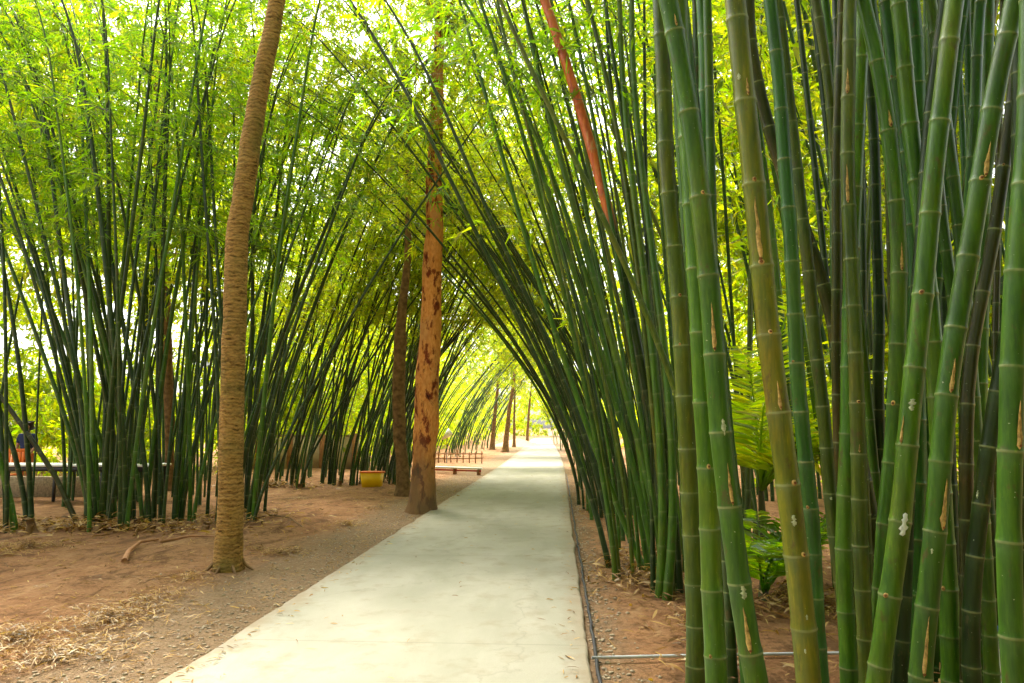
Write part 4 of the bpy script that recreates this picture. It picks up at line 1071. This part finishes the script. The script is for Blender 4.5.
# ------------------------------------------------------------------ white table, orange chair, person
ta = at_y(-30, 467, 16.2); tb = at_y(172, 462, 16.6)
rt = empty('long_table', (ta.x, 16.2, 0)); tag(rt, "long white-topped table standing behind the near left bamboo clump", 'table')
L = tb.x - ta.x
mb = MB(); mb.box((L/2, 0, .78), (L, .8, .05), 0, .01); mb.build('tabletop', M['white'], rt)
mb = MB(); mb.box((L/2, -.34, .70), (L - .1, .04, .10)); mb.build('apron', M['dark'], rt)
for k in range(5):
    for sy in (-.33, .33):
        mb = MB(); mb.box((.1 + (L - .2) * k / 4, sy, .36), (.05, .05, .77)); mb.build('leg', M['dark'], rt)
p = at_y(3, 480, 16.9); rt = tag(empty('low_wall', (p.x, 17.2, 0)), "low grey block wall seen beneath the long white table", 'wall')
mb = MB(); mb.box((.6, 0, .2), (3.2, .2, .5), 0, .01); mb.build('wall_block', M['stone'], rt)
p = at_y(10, 455, 17.9); rt = empty('plastic_chair', (p.x, 17.9, 0)); tag(rt, "orange plastic chair behind the long white table at the left edge", 'chair')
mb = MB(); mb.box((0, 0, .45), (.46, .44, .04), 0, .015); mb.build('seat', M['orange'], rt)
mb = MB()
for k in range(5): mb.box((-.18 + k * .09, .22, .80), (.07, .025, .46), 0, .008)
mb.box((0, .222, 1.04), (.48, .03, .09), 0, .012); mb.box((0, .222, .58), (.48, .03, .05), 0, .012); mb.build('backrest', M['orange'], rt)
for sx in (-.2, .2):
    for sy in (-.19, .21):
        mb = MB(); mb.tube(np.array([(sx*1.12, sy*1.1, -.01), (sx, sy, .44)]), .018, 8); mb.build('leg', M['orange'], rt)

def skin_body(name, joints, edges, radii, mat, parent, sub=2):
    me = bpy.data.meshes.new(name); me.from_pydata(joints, edges, []); o = bpy.data.objects.new(name, me); COL.objects.link(o)
    m = o.modifiers.new('s', 'SKIN'); m.use_smooth_shade = True
    for i, r in enumerate(radii):
        me.skin_vertices[0].data[i].radius = (r, r) if not isinstance(r, tuple) else r
        me.skin_vertices[0].data[i].use_root = (i == 0)
    s2 = o.modifiers.new('u', 'SUBSURF'); s2.levels = sub; s2.render_levels = sub
    me.materials.append(mat); o.parent = parent; return o
p = at_y(28, 430, 18.4); rt = empty('person', (p.x, 18.4, 0)); tag(rt, "person in navy top and rust trousers standing behind the long white table", 'person')
J = [(0,0,.95),(0,0,1.12),(0,0,1.32),(0,-.01,1.45),(0,-.01,1.52),(0,-.015,1.63),(0,-.01,1.72),
     (.19,0,1.41),(.25,.0,1.14),(.20,-.16,.93),(.17,-.24,.88), (-.19,0,1.41),(-.25,0,1.14),(-.20,-.16,.93),(-.17,-.24,.88),
     (.10,0,.88),(.11,-.01,.5),(.11,.02,.08),(.12,-.12,.035),(-.10,0,.88),(-.11,-.01,.5),(-.11,.02,.08),(-.12,-.12,.035)]
E = [(0,1),(1,2),(2,3),(3,4),(4,5),(5,6),(2,7),(7,8),(8,9),(9,10),(2,11),(11,12),(12,13),(13,14),(0,15),(15,16),(16,17),(17,18),(0,19),(19,20),(20,21),(21,22)]
Rd = [.13,.12,.145,.06,.055,.095,.07,.055,.042,.03,.028,.055,.042,.03,.028,.09,.06,.04,.035,.09,.06,.04,.035]
skin_body('body', J, E, Rd, M['skin'], rt)
skin_body('shirt', [(0,0,.93),(0,0,1.12),(0,0,1.34),(0,-.01,1.45),(.19,0,1.41),(.24,0,1.2),(-.19,0,1.41),(-.24,0,1.2)], [(0,1),(1,2),(2,3),(2,4),(4,5),(2,6),(6,7)], [.15,.137,.16,.075,.072,.062,.072,.062], M['navy'], rt)
skin_body('trousers', [(0,0,.95),(.10,0,.86),(.11,-.01,.5),(.11,.02,.11),(-.10,0,.86),(-.11,-.01,.5),(-.11,.02,.11)], [(0,1),(1,2),(2,3),(0,4),(4,5),(5,6)], [.148,.105,.08,.06,.105,.08,.06], M['rust_cloth'], rt)
skin_body('hair', [(0,.03,1.66),(0,.012,1.74),(0,.05,1.58)], [(0,1),(0,2)], [.105,.088,.075], M['hair'], rt)
for sx in (-1, 1):
    mb = MB(); mb.tube(np.array([(sx*.032,-.105,1.645),(sx*.032,-.118,1.645)]), .009, 8); mb.build('eye', M['dark'], rt)

# ------------------------------------------------------------------ garden wall behind the second thicket
p = at_y(235, 440, 30); rt = empty('garden_wall', (p.x, 30, 0)); tag(rt, "cream garden wall glimpsed low through the second left bamboo thicket", 'wall')
mb = MB(); mb.box((2.4, 0, .60), (5.6, .18, 1.3)); mb.build('wall_panel', M['cream'], rt)
mb = MB(); mb.box((2.4, 0, 1.29), (5.7, .26, .07), 0, .01); mb.build('coping', M['roof'], rt)
for k in range(5):
    mb = MB(); mb.box((-.3 + k * 1.34, -.15, .68), (.2, .11, 1.4), 0, .012); mb.build('pier', M['wood'], rt)
